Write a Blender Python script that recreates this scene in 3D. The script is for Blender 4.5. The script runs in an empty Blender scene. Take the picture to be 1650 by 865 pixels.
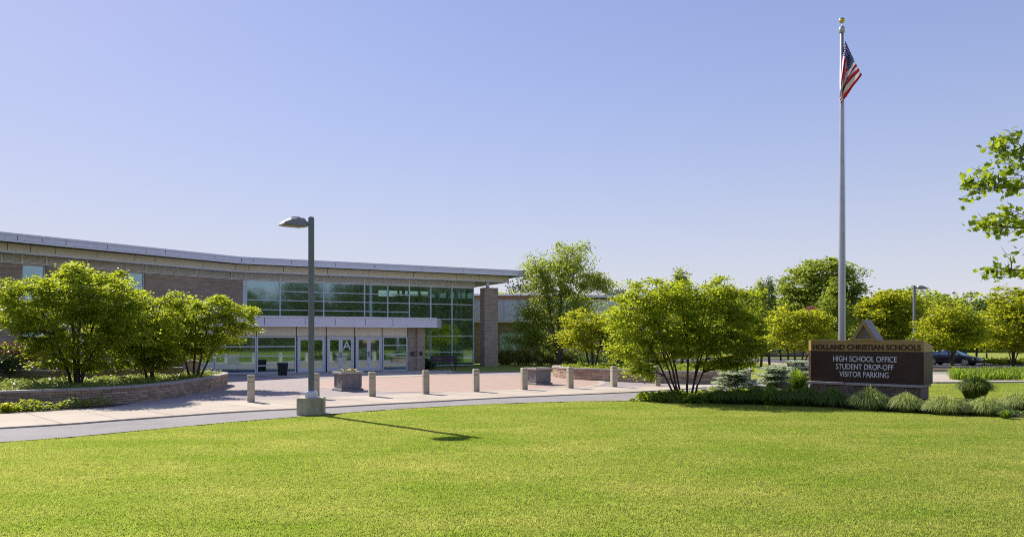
import bpy, math, random
import numpy as np
from mathutils import Vector, Matrix
R = math.radians
random.seed(7)
S = bpy.context.scene
COL = S.collection

# ------------------------------------------------------------------ camera, sky, sun, exposure
F, PW, HY, CH = 1200.0, 1650.0, 545.0, 2.1      # focal length / frame width / horizon row in photo pixels, eye height in metres
cd = bpy.data.cameras.new('camera'); cam = bpy.data.objects.new('camera', cd); COL.objects.link(cam)
cam.location = (0, 0, CH); cam.rotation_euler = (R(90), 0, 0)
cd.sensor_width = 36; cd.lens = F/PW*36; cd.shift_y = (HY-432.5)/PW; cd.clip_end = 3000; cd.clip_start = .1
S.camera = cam
SUN_EL, SDX, SDY = R(38), -.70, .714              # direction towards the sun
w = bpy.data.worlds.new('World'); S.world = w; w.use_nodes = True
nt = w.node_tree; bg = nt.nodes['Background']
sky = nt.nodes.new('ShaderNodeTexSky'); sky.sky_type = 'NISHITA'; sky.sun_disc = False
sky.sun_elevation = SUN_EL; sky.sun_rotation = math.atan2(SDX, SDY)
sky.altitude = 200; sky.air_density = 1.0; sky.dust_density = .3; sky.ozone_density = 1.6
tint = nt.nodes.new('ShaderNodeMix'); tint.data_type = 'RGBA'; tint.blend_type = 'MULTIPLY'
tint.inputs[0].default_value = 1; tint.inputs[7].default_value = (1.07, .915, 1.05, 1)
nt.links.new(sky.outputs[0], tint.inputs[6]); 
lum = nt.nodes.new('ShaderNodeRGBToBW'); nt.links.new(sky.outputs[0], lum.inputs[0])       # soft shoulder: the haze glow near the sun stays within range
ma = nt.nodes.new('ShaderNodeMath'); ma.operation = 'MULTIPLY_ADD'; ma.inputs[1].default_value = .29; ma.inputs[2].default_value = 1; nt.links.new(lum.outputs[0], ma.inputs[0])
dv = nt.nodes.new('ShaderNodeMath'); dv.operation = 'DIVIDE'; dv.inputs[0].default_value = 1.14; nt.links.new(ma.outputs[0], dv.inputs[1])
vs_ = nt.nodes.new('ShaderNodeVectorMath'); vs_.operation = 'SCALE'; nt.links.new(tint.outputs[2], vs_.inputs[0]); nt.links.new(dv.outputs[0], vs_.inputs[3])
# pale haze all round the horizon
wc = nt.nodes.new('ShaderNodeTexCoord'); sx = nt.nodes.new('ShaderNodeSeparateXYZ'); nt.links.new(wc.outputs['Generated'], sx.inputs[0])
mm = nt.nodes.new('ShaderNodeMath'); mm.operation = 'MULTIPLY'; mm.inputs[1].default_value = -6.3; nt.links.new(sx.outputs[2], mm.inputs[0])
ex = nt.nodes.new('ShaderNodeMath'); ex.operation = 'EXPONENT'; ex.use_clamp = True; nt.links.new(mm.outputs[0], ex.inputs[0])
hm_ = nt.nodes.new('ShaderNodeMix'); hm_.data_type = 'RGBA'; hm_.inputs[7].default_value = (3.2, 3.32, 3.75, 1)
nt.links.new(ex.outputs[0], hm_.inputs[0]); nt.links.new(vs_.outputs[0], hm_.inputs[6]); nt.links.new(hm_.outputs[2], bg.inputs[0])
bg.inputs[1].default_value = .14
sl = bpy.data.lights.new('sun', 'SUN'); sun = bpy.data.objects.new('sun', sl); COL.objects.link(sun)
sl.energy = 4.2; sl.angle = R(.53); sl.color = (1, .93, .82)
sun.rotation_euler = Vector((-SDX*math.cos(SUN_EL), -SDY*math.cos(SUN_EL), -math.sin(SUN_EL))).to_track_quat('-Z', 'Y').to_euler()
S.view_settings.view_transform = 'Standard'; S.view_settings.look = 'None'
S.view_settings.exposure = .75; S.view_settings.gamma = 1
S.render.engine = 'CYCLES'; S.cycles.max_bounces = 8; S.cycles.transparent_max_bounces = 24; S.cycles.use_denoising = False; S.cycles.filter_width = 1.05

# ------------------------------------------------------------------ helpers
def gz(x, y):                                     # the ground falls a little towards the car park
    a = min(1, max(0, (y-42)/18)); b = min(1, max(0, (x-9)/8)); a = a*a*(3-2*a); b = b*b*(3-2*b)
    return -.45*a*b
def G(px, py, z=0):                               # ground point seen at a photo pixel
    Y = (CH-z)*F/(py-HY); return ((px-825)/F*Y, Y)
def P(px, Y): return (px-825)/F*Y
def ZZ(py, Y): return CH+(HY-py)/F*Y

def tag(o, label=None, cat=None, group=None, kind=None):
    if label: o['label'] = label
    if cat: o['category'] = cat
    if group: o['group'] = group
    if kind: o['kind'] = kind
    return o
def empty(name, loc, label, cat, group=None, rz=0):
    o = bpy.data.objects.new(name, None); COL.objects.link(o); o.location = loc; o.rotation_euler[2] = rz
    o.empty_display_size = .2
    return tag(o, label, cat, group)
def link(name, me, m=None, parent=None):
    o = bpy.data.objects.new(name, me); COL.objects.link(o)
    if m is not None and not me.materials: me.materials.append(m)
    if parent is not None:
        o.parent = parent
    return o
class MB:
    def __init__(s): s.v = []; s.f = []; s.o = (0, 0, 0)
    def add(s, vs, fs):
        n = len(s.v); s.v += [tuple(p) for p in vs]; s.f += [tuple(i+n for i in f) for f in fs]; return s
    def prism(s, poly, z0, z1, top=None):
        n = len(poly); top = top or poly
        return s.add([(x, y, z0) for x, y in poly]+[(x, y, z1) for x, y in top],
              [tuple(range(n-1, -1, -1)), tuple(range(n, 2*n))]+[(i, (i+1) % n, n+(i+1) % n, n+i) for i in range(n)])
    def hexa(s, a, b):                           # two matching quads
        return s.add(list(a)+list(b), [(3, 2, 1, 0), (4, 5, 6, 7), (0, 1, 5, 4), (1, 2, 6, 5), (2, 3, 7, 6), (3, 0, 4, 7)])
    def box(s, c, d, rz=0, rx=0, ry=0):
        M = Matrix.Translation(c) @ Matrix.Rotation(rz, 4, 'Z') @ Matrix.Rotation(ry, 4, 'Y') @ Matrix.Rotation(rx, 4, 'X')
        x, y, z = d[0]/2, d[1]/2, d[2]/2
        q = [(-x, -y), (x, -y), (x, y), (-x, y)]
        return s.hexa([M @ Vector((a, b, -z)) for a, b in q], [M @ Vector((a, b, z)) for a, b in q])
    def pbox(s, pl, u0, u1, z0, z1, o0, o1):
        q = [pl.pt(u0, o1), pl.pt(u1, o1), pl.pt(u1, o0), pl.pt(u0, o0)]
        return s.hexa([(*p, z0) for p in q], [(*p, z1) for p in q])
    def tube(s, pts, rad, n=8, cap=True):
        pts = [Vector(p) for p in pts]; N = len(pts); base = len(s.v); rings = []
        for i, p in enumerate(pts):
            t = (pts[min(i+1, N-1)]-pts[max(i-1, 0)]).normalized()
            a = t.orthogonal().normalized() if i == 0 else (pa - t*pa.dot(t)).normalized()
            pa = a; b = t.cross(a); r = rad[i] if hasattr(rad, '__len__') else rad
            s.v += [tuple(p+(a*math.cos(k*2*math.pi/n)+b*math.sin(k*2*math.pi/n))*r) for k in range(n)]
        for i in range(N-1):
            for k in range(n):
                A = base+i*n; s.f.append((A+k, A+(k+1) % n, A+n+(k+1) % n, A+n+k))
        if cap:
            s.f.append(tuple(base+k for k in range(n-1, -1, -1))); s.f.append(tuple(base+(N-1)*n+k for k in range(n)))
        return s
    def lathe(s, prof, c=(0, 0, 0), n=20):
        return s.tube([(c[0], c[1], c[2]+z+i*1e-5) for i, (r, z) in enumerate(prof)], [max(r, 1e-4) for r, z in prof], n)
    def build(s, name, m, parent=None, smooth=False):
        me = bpy.data.meshes.new(name); me.from_pydata(s.v, [], s.f)
        if smooth: me.polygons.foreach_set('use_smooth', [True]*len(me.polygons))
        me.update()
        o = link(name, me, m, parent)
        if parent is not None:                   # meshes are given in world space
            o.matrix_parent_inverse = Matrix.Identity(4)
            o.location = Vector((0, 0, 0))
            if any(abs(c) > 1e-9 for c in parent_world(parent)[0]) or parent_world(parent)[1]:
                (x, y, z), rz = parent_world(parent)
                me.transform(Matrix.Rotation(-rz, 4, 'Z') @ Matrix.Translation((-x, -y, -z)))
        return o
def parent_world(p):
    x = y = z = 0; rz = 0; chain = []
    while p is not None: chain.append(p); p = p.parent
    M = Matrix.Identity(4)
    for c in reversed(chain):
        M = M @ Matrix.Translation(c.location) @ Matrix.Rotation(c.rotation_euler[2], 4, 'Z')
    return tuple(M.translation), M.to_euler()[2]
def bevel(o, wd, seg=1):
    m = o.modifiers.new('b', 'BEVEL'); m.width = wd; m.segments = seg; m.limit_method = 'ANGLE'; return o
def quads(name, V, m, parent=None, rnd=None, k=4):
    """V: (n, k, 3) array, one k-gon each"""
    n = len(V); me = bpy.data.meshes.new(name)
    if parent is not None:
        (x, y, z), rz = parent_world(parent); V = V-np.array((x, y, z))
        if rz:
            c, s_ = math.cos(-rz), math.sin(-rz); V = np.stack([V[..., 0]*c-V[..., 1]*s_, V[..., 0]*s_+V[..., 1]*c, V[..., 2]], -1)
    me.vertices.add(n*k); me.vertices.foreach_set('co', V.reshape(-1).astype(np.float32))
    me.loops.add(n*k); me.loops.foreach_set('vertex_index', np.arange(n*k, dtype=np.int32))
    me.polygons.add(n); me.polygons.foreach_set('loop_start', np.arange(0, n*k, k, dtype=np.int32))
    me.update(calc_edges=True)
    if rnd is not None:
        a = me.attributes.new('rnd', 'FLOAT', 'FACE'); a.data.foreach_set('value', rnd.astype(np.float32))
    return link(name, me, m, parent)
def font_mesh(cu):
    o = bpy.data.objects.new('lettering', cu); COL.objects.link(o); bpy.context.view_layer.update()
    me = bpy.data.meshes.new_from_object(o.evaluated_get(bpy.context.evaluated_depsgraph_get())); me.name = 'lettering'
    bpy.data.objects.remove(o); me.materials.clear(); return me
class Pl:                                         # a vertical plane: origin, direction, normal towards the camera side
    def __init__(s, x, y, ang=None, d=None):
        s.d = d or (math.sin(R(ang)), math.cos(R(ang))); s.x, s.y = x, y; s.n = (s.d[1], -s.d[0])
    def pt(s, u, o=0): return (s.x+u*s.d[0]+o*s.n[0], s.y+u*s.d[1]+o*s.n[1])
    def u(s, px, o=0):
        k = (px-825)/F; x, y = s.pt(0, o); return (k*y-x)/(s.d[0]-k*s.d[1])
    def rz(s): return math.atan2(s.d[1], s.d[0])

# ------------------------------------------------------------------ materials
MT = {}
def nodes(name):
    m = bpy.data.materials.new(name); m.use_nodes = True; MT[name] = m
    t = m.node_tree; return m, t, t.nodes['Principled BSDF']
def N(t, typ, **kw):
    n = t.nodes.new('ShaderNode'+typ)
    for k, v in kw.items():
        if k.startswith('_'): n.inputs[k[1:].replace('_', ' ')].default_value = v
        else: setattr(n, k, v)
    return n
def mixc(t, fac, a, b, mode='MIX'):
    n = t.nodes.new('ShaderNodeMix'); n.data_type = 'RGBA'; n.blend_type = mode
    for i, v in ((0, fac), (6, a), (7, b)):
        if hasattr(v, 'is_output'): t.links.new(v, n.inputs[i])
        elif i == 0: n.inputs[i].default_value = v
        else: n.inputs[i].default_value = (*v, 1)
    return n.outputs[2]
def ramp(t, src, a, b):
    n = N(t, 'MapRange'); n.inputs[1].default_value = a; n.inputs[2].default_value = b
    t.links.new(src, n.inputs[0]); return n.outputs[0]
def mat(name, c1, c2=None, scale=3, rough=.7, metal=0, bump=0, bscale=None, coord='Object', rand=0, spec=.5, streak=None, stain=0):
    m, t, b = nodes(name); c2 = c2 or tuple(x*.8 for x in c1)
    tc = N(t, 'TexCoord').outputs[coord]
    if streak:
        mp = N(t, 'Mapping'); mp.inputs[3].default_value = streak; t.links.new(tc, mp.inputs[0]); tc2 = mp.outputs[0]
    else: tc2 = tc
    n1 = N(t, 'TexNoise', _Scale=scale, _Detail=6, _Roughness=.6); t.links.new(tc2, n1.inputs[0])
    col = mixc(t, ramp(t, n1.outputs[0], .35, .65), c1, c2)
    if stain:
        gp = N(t, 'NewGeometry'); n4 = N(t, 'TexNoise', _Scale=.45, _Detail=9, _Roughness=.7); t.links.new(gp.outputs['Position'], n4.inputs[0]); n5 = N(t, 'TexNoise', _Scale=30, _Detail=3); t.links.new(gp.outputs['Position'], n5.inputs[0])
        sf = N(t, 'Math', operation='MULTIPLY'); sf.inputs[1].default_value = stain; t.links.new(ramp(t, n4.outputs[0], .5, .7), sf.inputs[0])
        col = mixc(t, sf.outputs[0], col, tuple(x*.45 for x in c1)); sg = N(t, 'Math', operation='MULTIPLY'); sg.inputs[1].default_value = stain*.8; t.links.new(ramp(t, n5.outputs[0], .55, .75), sg.inputs[0]); col = mixc(t, sg.outputs[0], col, tuple(x*.5 for x in c1))
    if rand:
        oi = N(t, 'ObjectInfo'); mr = N(t, 'MapRange'); mr.inputs[3].default_value = 1-rand; mr.inputs[4].default_value = 1+rand
        t.links.new(oi.outputs['Random'], mr.inputs[0]); vm = N(t, 'HueSaturation'); t.links.new(mr.outputs[0], vm.inputs['Value'])
        t.links.new(col, vm.inputs['Color']); col = vm.outputs[0]
    t.links.new(col, b.inputs['Base Color'])
    b.inputs['Roughness'].default_value = rough; b.inputs['Metallic'].default_value = metal; b.inputs['Specular IOR Level'].default_value = spec
    if bump:
        n2 = N(t, 'TexNoise', _Scale=bscale or scale*8, _Detail=5); t.links.new(tc, n2.inputs[0])
        bp = N(t, 'Bump', _Strength=bump, _Distance=.02); t.links.new(n2.outputs[0], bp.inputs['Height']); t.links.new(bp.outputs[0], b.inputs['Normal'])
    return m
def brickmat(name, ca, cb, cm, bw, bh, coord='UV', mortar=.012, offset=.5, bump=.4, patch=.25, ang=0):
    m, t, b = nodes(name)
    g = N(t, 'NewGeometry')
    mp = N(t, 'Mapping'); mp.inputs[2].default_value = (0, 0, -ang); t.links.new(g.outputs['Position'], mp.inputs[0])
    if coord == 'wall':                          # bricks run along the wall (x after rotation) and up z
        sp = N(t, 'SeparateXYZ'); t.links.new(mp.outputs[0], sp.inputs[0])
        ad = N(t, 'Math', operation='ADD'); t.links.new(sp.outputs[0], ad.inputs[0]); t.links.new(sp.outputs[1], ad.inputs[1])
        cm_ = N(t, 'CombineXYZ'); t.links.new(ad.outputs[0], cm_.inputs[0]); t.links.new(sp.outputs[2], cm_.inputs[1]); vec = cm_.outputs[0]
    else: vec = mp.outputs[0]
    br = N(t, 'TexBrick', offset=offset); t.links.new(vec, br.inputs[0])
    br.inputs['Scale'].default_value = 1; br.inputs['Brick Width'].default_value = bw; br.inputs['Row Height'].default_value = bh
    br.inputs['Mortar Size'].default_value = mortar; br.inputs['Mortar Smooth'].default_value = .2; br.inputs['Bias'].default_value = 0
    br.inputs['Color1'].default_value = (*ca, 1); br.inputs['Color2'].default_value = (*cb, 1); br.inputs['Mortar'].default_value = (*cm, 1)
    n1 = N(t, 'TexNoise', _Scale=.9, _Detail=5); t.links.new(g.outputs['Position'], n1.inputs[0])
    n3 = N(t, 'TexNoise', _Scale=9, _Detail=4); t.links.new(g.outputs['Position'], n3.inputs[0])
    col = mixc(t, ramp(t, n1.outputs[0], .3, .7), br.outputs[0], mixc(t, patch, br.outputs[0], tuple(x*.35 for x in ca)))
    col = mixc(t, ramp(t, n3.outputs[0], .4, .8), col, mixc(t, .3, col, cm))
    t.links.new(col, b.inputs['Base Color']); b.inputs['Roughness'].default_value = .85
    bp = N(t, 'Bump', _Strength=bump, _Distance=.01, invert=True); t.links.new(br.outputs[1], bp.inputs['Height']); t.links.new(bp.outputs[0], b.inputs['Normal'])
    return m
def leafmat(name, dark, light, trans, tw=.45, rough=.45):
    m, t, b = nodes(name)
    at = N(t, 'Attribute', attribute_name='rnd')
    g = N(t, 'NewGeometry'); n1 = N(t, 'TexNoise', _Scale=1.1, _Detail=3); t.links.new(g.outputs['Position'], n1.inputs[0])
    f = N(t, 'Math', operation='MULTIPLY_ADD'); f.inputs[1].default_value = .6
    t.links.new(at.outputs['Fac'], f.inputs[0]); h = ramp(t, n1.outputs[0], .3, .7); hm = N(t, 'Math', operation='MULTIPLY'); hm.inputs[1].default_value = .4
    t.links.new(h, hm.inputs[0]); t.links.new(hm.outputs[0], f.inputs[2])
    col = mixc(t, f.outputs[0], dark, light)
    t.links.new(col, b.inputs['Base Color']); b.inputs['Roughness'].default_value = rough; b.inputs['Specular IOR Level'].default_value = .4
    tr = N(t, 'BsdfTranslucent'); t.links.new(mixc(t, f.outputs[0], tuple(x*.7 for x in trans), trans), tr.inputs[0])
    ms = N(t, 'MixShader'); ms.inputs[0].default_value = tw
    t.links.new(b.outputs[0], ms.inputs[1]); t.links.new(tr.outputs[0], ms.inputs[2]); t.links.new(ms.outputs[0], t.nodes['Material Output'].inputs[0])
    return m
mat('metal_trim', (.76, .76, .88), (.70, .70, .82), 2, .45, .1, coord='Object')
mat('cream_panel', (.90, .82, .66), (.84, .76, .62), 1.5, .55)
mat('soffit', (.74, .72, .72), None, 2, .6)
mat('louver', (.84, .79, .72), (.78, .73, .67), 3, .5, .05)
mat('alu', (.72, .74, .82), (.66, .68, .76), 4, .4, .05)
mat('seam', (.12, .11, .10), None, 3, .8)
mat('lip_lit', (.86, .87, .93), (.8, .81, .88), 3, .4)  # paler than the trim: sky light caught by lower edges put into colour
mat('dark', (.02, .02, .022), None, 3, .7)
mat('dark_metal', (.075, .078, .095), None, 5, .45, .3)
mat('interior_wall', (.62, .64, .60), (.54, .56, .52), .6, .9)
mat('interior_floor', (.30, .26, .21), None, 1, .5)
mat('interior_steel', (.78, .84, .80), None, 2, .5)
mat('concrete', (.52, .45, .36), (.44, .38, .31), .8, .9, bump=.25, bscale=60, stain=.3)
mat('concrete_slab', (.54, .455, .36), (.46, .39, .305), .7, .92, bump=.25, bscale=60, rand=.07, coord='Object', stain=.4)
mat('concrete_bollard', (.47, .41, .32), (.40, .345, .27), 5, .9, bump=.4, bscale=70, rand=.12, stain=.3)
mat('concrete_old', (.60, .53, .37), (.34, .315, .20), 3.5, .95, bump=.5, bscale=40, streak=(1, 1, .35))
mat('cast_stone', (.26, .245, .24), (.18, .17, .17), 6, .9, bump=.4, bscale=50)
mat('asphalt', (.33, .305, .30), (.28, .26, .255), .5, .95, bump=.5, bscale=120, stain=.45)
mat('asphalt_lot', (.10, .10, .12), (.08, .08, .095), .3, .95, bump=.3, bscale=60)
mat('mulch', (.11, .055, .032), (.05, .03, .02), 9, .95, bump=1, bscale=40)
mat('soil', (.07, .045, .03), (.04, .028, .02), 9, .95, bump=1, bscale=30)
mat('brick_shaded', (.24, .175, .13), (.16, .125, .10), 6, .9, bump=.5, bscale=40, rand=.25)  # brick_piece darkened for the sign base: shade behind the grass put into colour
mat('brick_piece', (.50, .36, .25), (.35, .27, .205), 6, .9, bump=.5, bscale=40, rand=.28)
mat('mortar', (.24, .21, .18), None, 8, .95, bump=.3)
mat('cap_stone', (.44, .39, .35), (.34, .30, .28), 4, .9, bump=.4, bscale=40, rand=.1)
mat('sign_gold', (.38, .235, .075), (.33, .20, .065), 3, .45, .1)
mat('sign_brown', (.066, .034, .023), (.046, .024, .017), 2.5, .5, .1, spec=.3)
mat('sign_letter', (.93, .93, .95), None, 3, .6)
mat('sign_dark_letter', (.035, .015, .008), None, 3, .6)
mat('sign_grey', (.30, .26, .25), (.22, .19, .19), 8, .6)
mat('pole_steel', (.46, .45, .50), (.40, .39, .44), 2, .38, .6)
mat('lamp_paint', (.20, .21, .23), (.17, .18, .20), 2, .4, .3)
mat('lamp_head', (.30, .28, .27), (.22, .21, .21), 7, .5, .4)
mat('brass', (.75, .55, .16), None, 2, .25, .9)
mat('lens', (.40, .32, .12), None, 2, .3)
mat('bark', (.085, .062, .05), (.05, .038, .032), 7, .95, bump=.7, bscale=30, coord='Object')
mat('bark_pale', (.16, .13, .11), (.08, .06, .05), 7, .95, bump=.7, bscale=30)
mat('bench', (.05, .022, .026), None, 4, .4)
mat('car_paint', (.012, .014, .028), None, 2, .2, .2)
mat('tyre', (.02, .02, .02), None, 4, .8)
mat('rim', (.55, .56, .6), None, 4, .3, .8)
mat('head_light', (.75, .72, .65), None, 3, .15)
mat('house_wall', (.22, .19, .2), (.18, .16, .17), 1, .9)
mat('house_roof', (.07, .06, .06), None, 2, .9)
mat('petal', (.85, .65, .03), None, 2, .6)
mat('lot_line', (.7, .7, .7), None, 2, .8)
UANG = math.atan2(math.cos(R(62)), math.sin(R(62))); LANG = math.atan2(.824, .567)
WB = dict(ca=(.52, .385, .28), cb=(.31, .235, .185), cm=(.44, .385, .32))
brickmat('brick_main', bw=.45, bh=.10, coord='wall', ang=UANG, **WB)
brickmat('brick_left', bw=.45, bh=.10, coord='wall', ang=LANG, **WB)
brickmat('brick_right', (.44, .32, .19), (.32, .24, .15), (.34, .28, .2), bw=.42, bh=.085, coord='wall')
brickmat('brick_red', (.30, .17, .10), (.22, .13, .08), (.2, .15, .1), bw=.42, bh=.1, coord='wall')
brickmat('pavers_pink', (.52, .365, .28), (.43, .30, .235), (.36, .25, .19), bw=.24, bh=.12, coord='floor', mortar=.008, bump=.3, patch=.12, ang=.5)
brickmat('pavers_grey', (.42, .355, .335), (.32, .26, .255), (.26, .21, .2), bw=.24, bh=.12, coord='floor', mortar=.008, bump=.3, patch=.12, ang=.5)
leafmat('leaf_spring', (.065, .11, .014), (.19, .26, .02), (.66, .76, .035), .6)
leafmat('leaf_mid', (.07, .12, .018), (.19, .25, .035), (.56, .67, .06), .55)
leafmat('leaf_lime', (.08, .13, .012), (.26, .31, .022), (.74, .78, .035), .58)
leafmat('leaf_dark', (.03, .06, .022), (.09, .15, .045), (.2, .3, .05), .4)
leafmat('leaf_birch', (.085, .135, .025), (.22, .28, .055), (.60, .70, .08), .55)
leafmat('leaf_red', (.10, .045, .02), (.20, .10, .04), (.30, .15, .05), .4)
leafmat('leaf_pink', (.30, .10, .08), (.5, .22, .17), (.5, .2, .15), .4)
leafmat('leaf_hedge', (.08, .11, .02), (.30, .33, .09), (.5, .56, .08), .45)
leafmat('leaf_cover', (.05, .10, .02), (.22, .29, .07), (.45, .55, .08), .45)
leafmat('leaf_bed', (.06, .12, .012), (.19, .27, .03), (.50, .62, .04), .5)
leafmat('needle_blue', (.13, .20, .15), (.66, .74, .52), (.75, .85, .55), .5, .6)
leafmat('blade_pale', (.16, .22, .05), (.48, .54, .20), (.66, .74, .18), .48, .6)
leafmat('blade_dark', (.05, .10, .018), (.17, .24, .035), (.42, .54, .05), .45, .6)
leafmat('blade_bright', (.08, .16, .012), (.20, .30, .025), (.46, .62, .04), .5)
leafmat('leaf_wood', (.10, .12, .055), (.16, .185, .08), (.3, .36, .14), .5)
leafmat('leaf_maple', (.06, .12, .014), (.20, .27, .03), (.50, .62, .04), .55)
def lawn_mat(name, tw):
    m, t, b = nodes(name)
    g = N(t, 'NewGeometry')
    mp = N(t, 'Mapping'); mp.inputs[3].default_value = (.6, 1, 1); t.links.new(g.outputs['Position'], mp.inputs[0])
    n1 = N(t, 'TexNoise', _Scale=.55, _Detail=9, _Roughness=.68); t.links.new(mp.outputs[0], n1.inputs[0])
    n2 = N(t, 'TexNoise', _Scale=11, _Detail=4); t.links.new(g.outputs['Position'], n2.inputs[0])
    col = mixc(t, ramp(t, n1.outputs[0], .38, .66), (.21, .285, .032), (.385, .375, .10))
    col = mixc(t, ramp(t, n2.outputs[0], .35, .7), col, mixc(t, .5, col, (.13, .19, .02)))
    if tw:
        at = N(t, 'Attribute', attribute_name='rnd'); col = mixc(t, at.outputs['Fac'], col, mixc(t, .6, col, (.24, .26, .10)))
        hs = N(t, 'HueSaturation', _Value=2.45, _Saturation=1.04); t.links.new(col, hs.inputs['Color']); tr = N(t, 'BsdfTranslucent'); t.links.new(hs.outputs[0], tr.inputs[0])
        ms = N(t, 'MixShader'); ms.inputs[0].default_value = tw; t.links.new(b.outputs[0], ms.inputs[1]); t.links.new(tr.outputs[0], ms.inputs[2])
        t.links.new(ms.outputs[0], t.nodes['Material Output'].inputs[0]); b.inputs['Specular IOR Level'].default_value = .3
    t.links.new(col, b.inputs['Base Color']); b.inputs['Roughness'].default_value = .9; b.inputs['Specular IOR Level'].default_value = .1
    if not tw:
        n3 = N(t, 'TexNoise', _Scale=60, _Detail=4); t.links.new(g.outputs['Position'], n3.inputs[0])
        bp = N(t, 'Bump', _Strength=.6, _Distance=.03); t.links.new(n3.outputs[0], bp.inputs['Height']); t.links.new(bp.outputs[0], b.inputs['Normal'])
    return m
lawn_mat('turf', 0); lawn_mat('grass_blade', .5)
def glassmat(name, tcol, refl):
    m, t, b = nodes(name); t.nodes.remove(b)
    tr = N(t, 'BsdfTransparent'); tr.inputs[0].default_value = (*tcol, 1)
    gl = N(t, 'BsdfGlossy', _Roughness=.035); gl.inputs[0].default_value = (.52, .68, .80, 1)
    fr = N(t, 'Fresnel', _IOR=1.55); ad = N(t, 'Math', operation='ADD', use_clamp=True); ad.inputs[1].default_value = refl
    t.links.new(fr.outputs[0], ad.inputs[0])
    g = N(t, 'NewGeometry'); n1 = N(t, 'TexNoise', _Scale=.7, _Detail=1); t.links.new(g.outputs['Position'], n1.inputs[0])
    bp = N(t, 'Bump', _Strength=.03, _Distance=.05); t.links.new(n1.outputs[0], bp.inputs['Height']); t.links.new(bp.outputs[0], gl.inputs['Normal'])
    ms = N(t, 'MixShader'); t.links.new(ad.outputs[0], ms.inputs[0]); t.links.new(tr.outputs[0], ms.inputs[1]); t.links.new(gl.outputs[0], ms.inputs[2])
    t.links.new(ms.outputs[0], t.nodes['Material Output'].inputs[0]); return m
glassmat('glass', (.70, .90, .82), .30); glassmat('glass_car', (.35, .4, .42), .25)
def flagmat():
    m, t, b = nodes('flag_cloth')
    uv = N(t, 'UVMap', uv_map='UVMap'); sp = N(t, 'SeparateXYZ'); t.links.new(uv.outputs[0], sp.inputs[0])
    def M(op, a, b_=None):
        n = N(t, 'Math', operation=op)
        for i, v in enumerate((a, b_)):
            if v is None: continue
            if hasattr(v, 'is_output'): t.links.new(v, n.inputs[i])
            else: n.inputs[i].default_value = v
        return n.outputs[0]
    u, v = sp.outputs[0], sp.outputs[1]
    red = M('LESS_THAN', M('MODULO', M('MULTIPLY', v, 6.5), 1), .5)
    c = mixc(t, red, (.85, .84, .88), (.62, .015, .04))
    can = M('MULTIPLY', M('LESS_THAN', u, .4), M('GREATER_THAN', v, 6/13))
    # stars: two interleaved lattices of dots
    def dots(ou, ov):
        a = M('SUBTRACT', M('FRACT', M('ADD', M('MULTIPLY', u, 6/.4), ou)), .5); bb = M('SUBTRACT', M('FRACT', M('ADD', M('MULTIPLY', M('SUBTRACT', v, 6/13), 5/(7/13)), ov)), .5)
        return M('LESS_THAN', M('ADD', M('MULTIPLY', a, a), M('MULTIPLY', bb, bb)), .028)
    star = M('MAXIMUM', dots(0, 0), dots(.5, .5))
    c = mixc(t, can, c, mixc(t, star, (.015, .03, .22), (.85, .85, .9)))
    t.links.new(c, b.inputs['Base Color']); b.inputs['Roughness'].default_value = .8
    tr = N(t, 'BsdfTranslucent'); t.links.new(c, tr.inputs[0]); ms = N(t, 'MixShader'); ms.inputs[0].default_value = .35
    t.links.new(b.outputs[0], ms.inputs[1]); t.links.new(tr.outputs[0], ms.inputs[2]); t.links.new(ms.outputs[0], t.nodes['Material Output'].inputs[0])
    return m
flagmat()

# ------------------------------------------------------------------ ground, roads, paving
xs = np.concatenate([np.arange(-1200, -60, 120), np.arange(-60, 120, 3), np.arange(120, 1300, 120)])
ys = np.concatenate([np.arange(-600, -30, 60), np.arange(-30, 130, 3), np.arange(130, 1500, 120)])
b = MB(); b.v = [(float(x), float(y), gz(x, y)-.02) for y in ys for x in xs]; nx = len(xs)
b.f = [(j*nx+i, j*nx+i+1, (j+1)*nx+i+1, (j+1)*nx+i) for j in range(len(ys)-1) for i in range(nx-1)]
tag(b.build('ground', MT['turf'], smooth=True), kind='structure')
def smooth_pts(pts, step=.6):
    P_ = [Vector((*p, 0)) for p in pts]; P_ = [P_[0]*2-P_[1]]+P_+[P_[-1]*2-P_[-2]]; out = []
    for i in range(1, len(P_)-2):
        a, b_, c, d = P_[i-1:i+3]; n = max(2, int((c-b_).length/step))
        for k in range(n):
            t = k/n; q = .5*((2*b_)+(c-a)*t+(2*a-5*b_+4*c-d)*t*t+(3*b_-a-3*c+d)*t**3); out.append((q.x, q.y))
    out.append((P_[-2].x, P_[-2].y)); return out
def resample(pts, n):
    P_ = np.array(pts, float); d = np.r_[0, np.cumsum(np.hypot(*np.diff(P_, axis=0).T))]
    s_ = np.linspace(0, d[-1], n); return [(float(np.interp(a, d, P_[:, 0])), float(np.interp(a, d, P_[:, 1]))) for a in s_]
def sheet(name, A, B, z, m, parent=None, thick=None, kind='structure'):
    n = max(len(A), len(B)); A, B = resample(A, n), resample(B, n); b = MB()
    for (x, y) in A: b.v.append((x, y, gz(x, y)+z))
    for (x, y) in B: b.v.append((x, y, gz(x, y)+z))
    b.f = [(i, i+1, n+i+1, n+i) for i in range(n-1)]
    if thick:
        b.v += [(x, y, zz-thick) for x, y, zz in b.v[:n]]; b.f += [(2*n+i, 2*n+i+1, i+1, i) for i in range(n-1)]
    o = b.build(name, m, parent); return tag(o, kind=kind) if kind else o
lawn_edge = smooth_pts([(-30, 4), (-18, 10.2)]+[G(0, 712.7), G(190, 697), G(380, 679.5), G(520, 668.3), G(620, 660.5), G(760, 652.5), G(900, 647.3), G(1015, 645.5)]+[(5.6, 26.3), (8.5, 28.6), (12, 30.6), (17, 33), (24, 38.5), (29, 47), (31, 58)])
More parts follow.
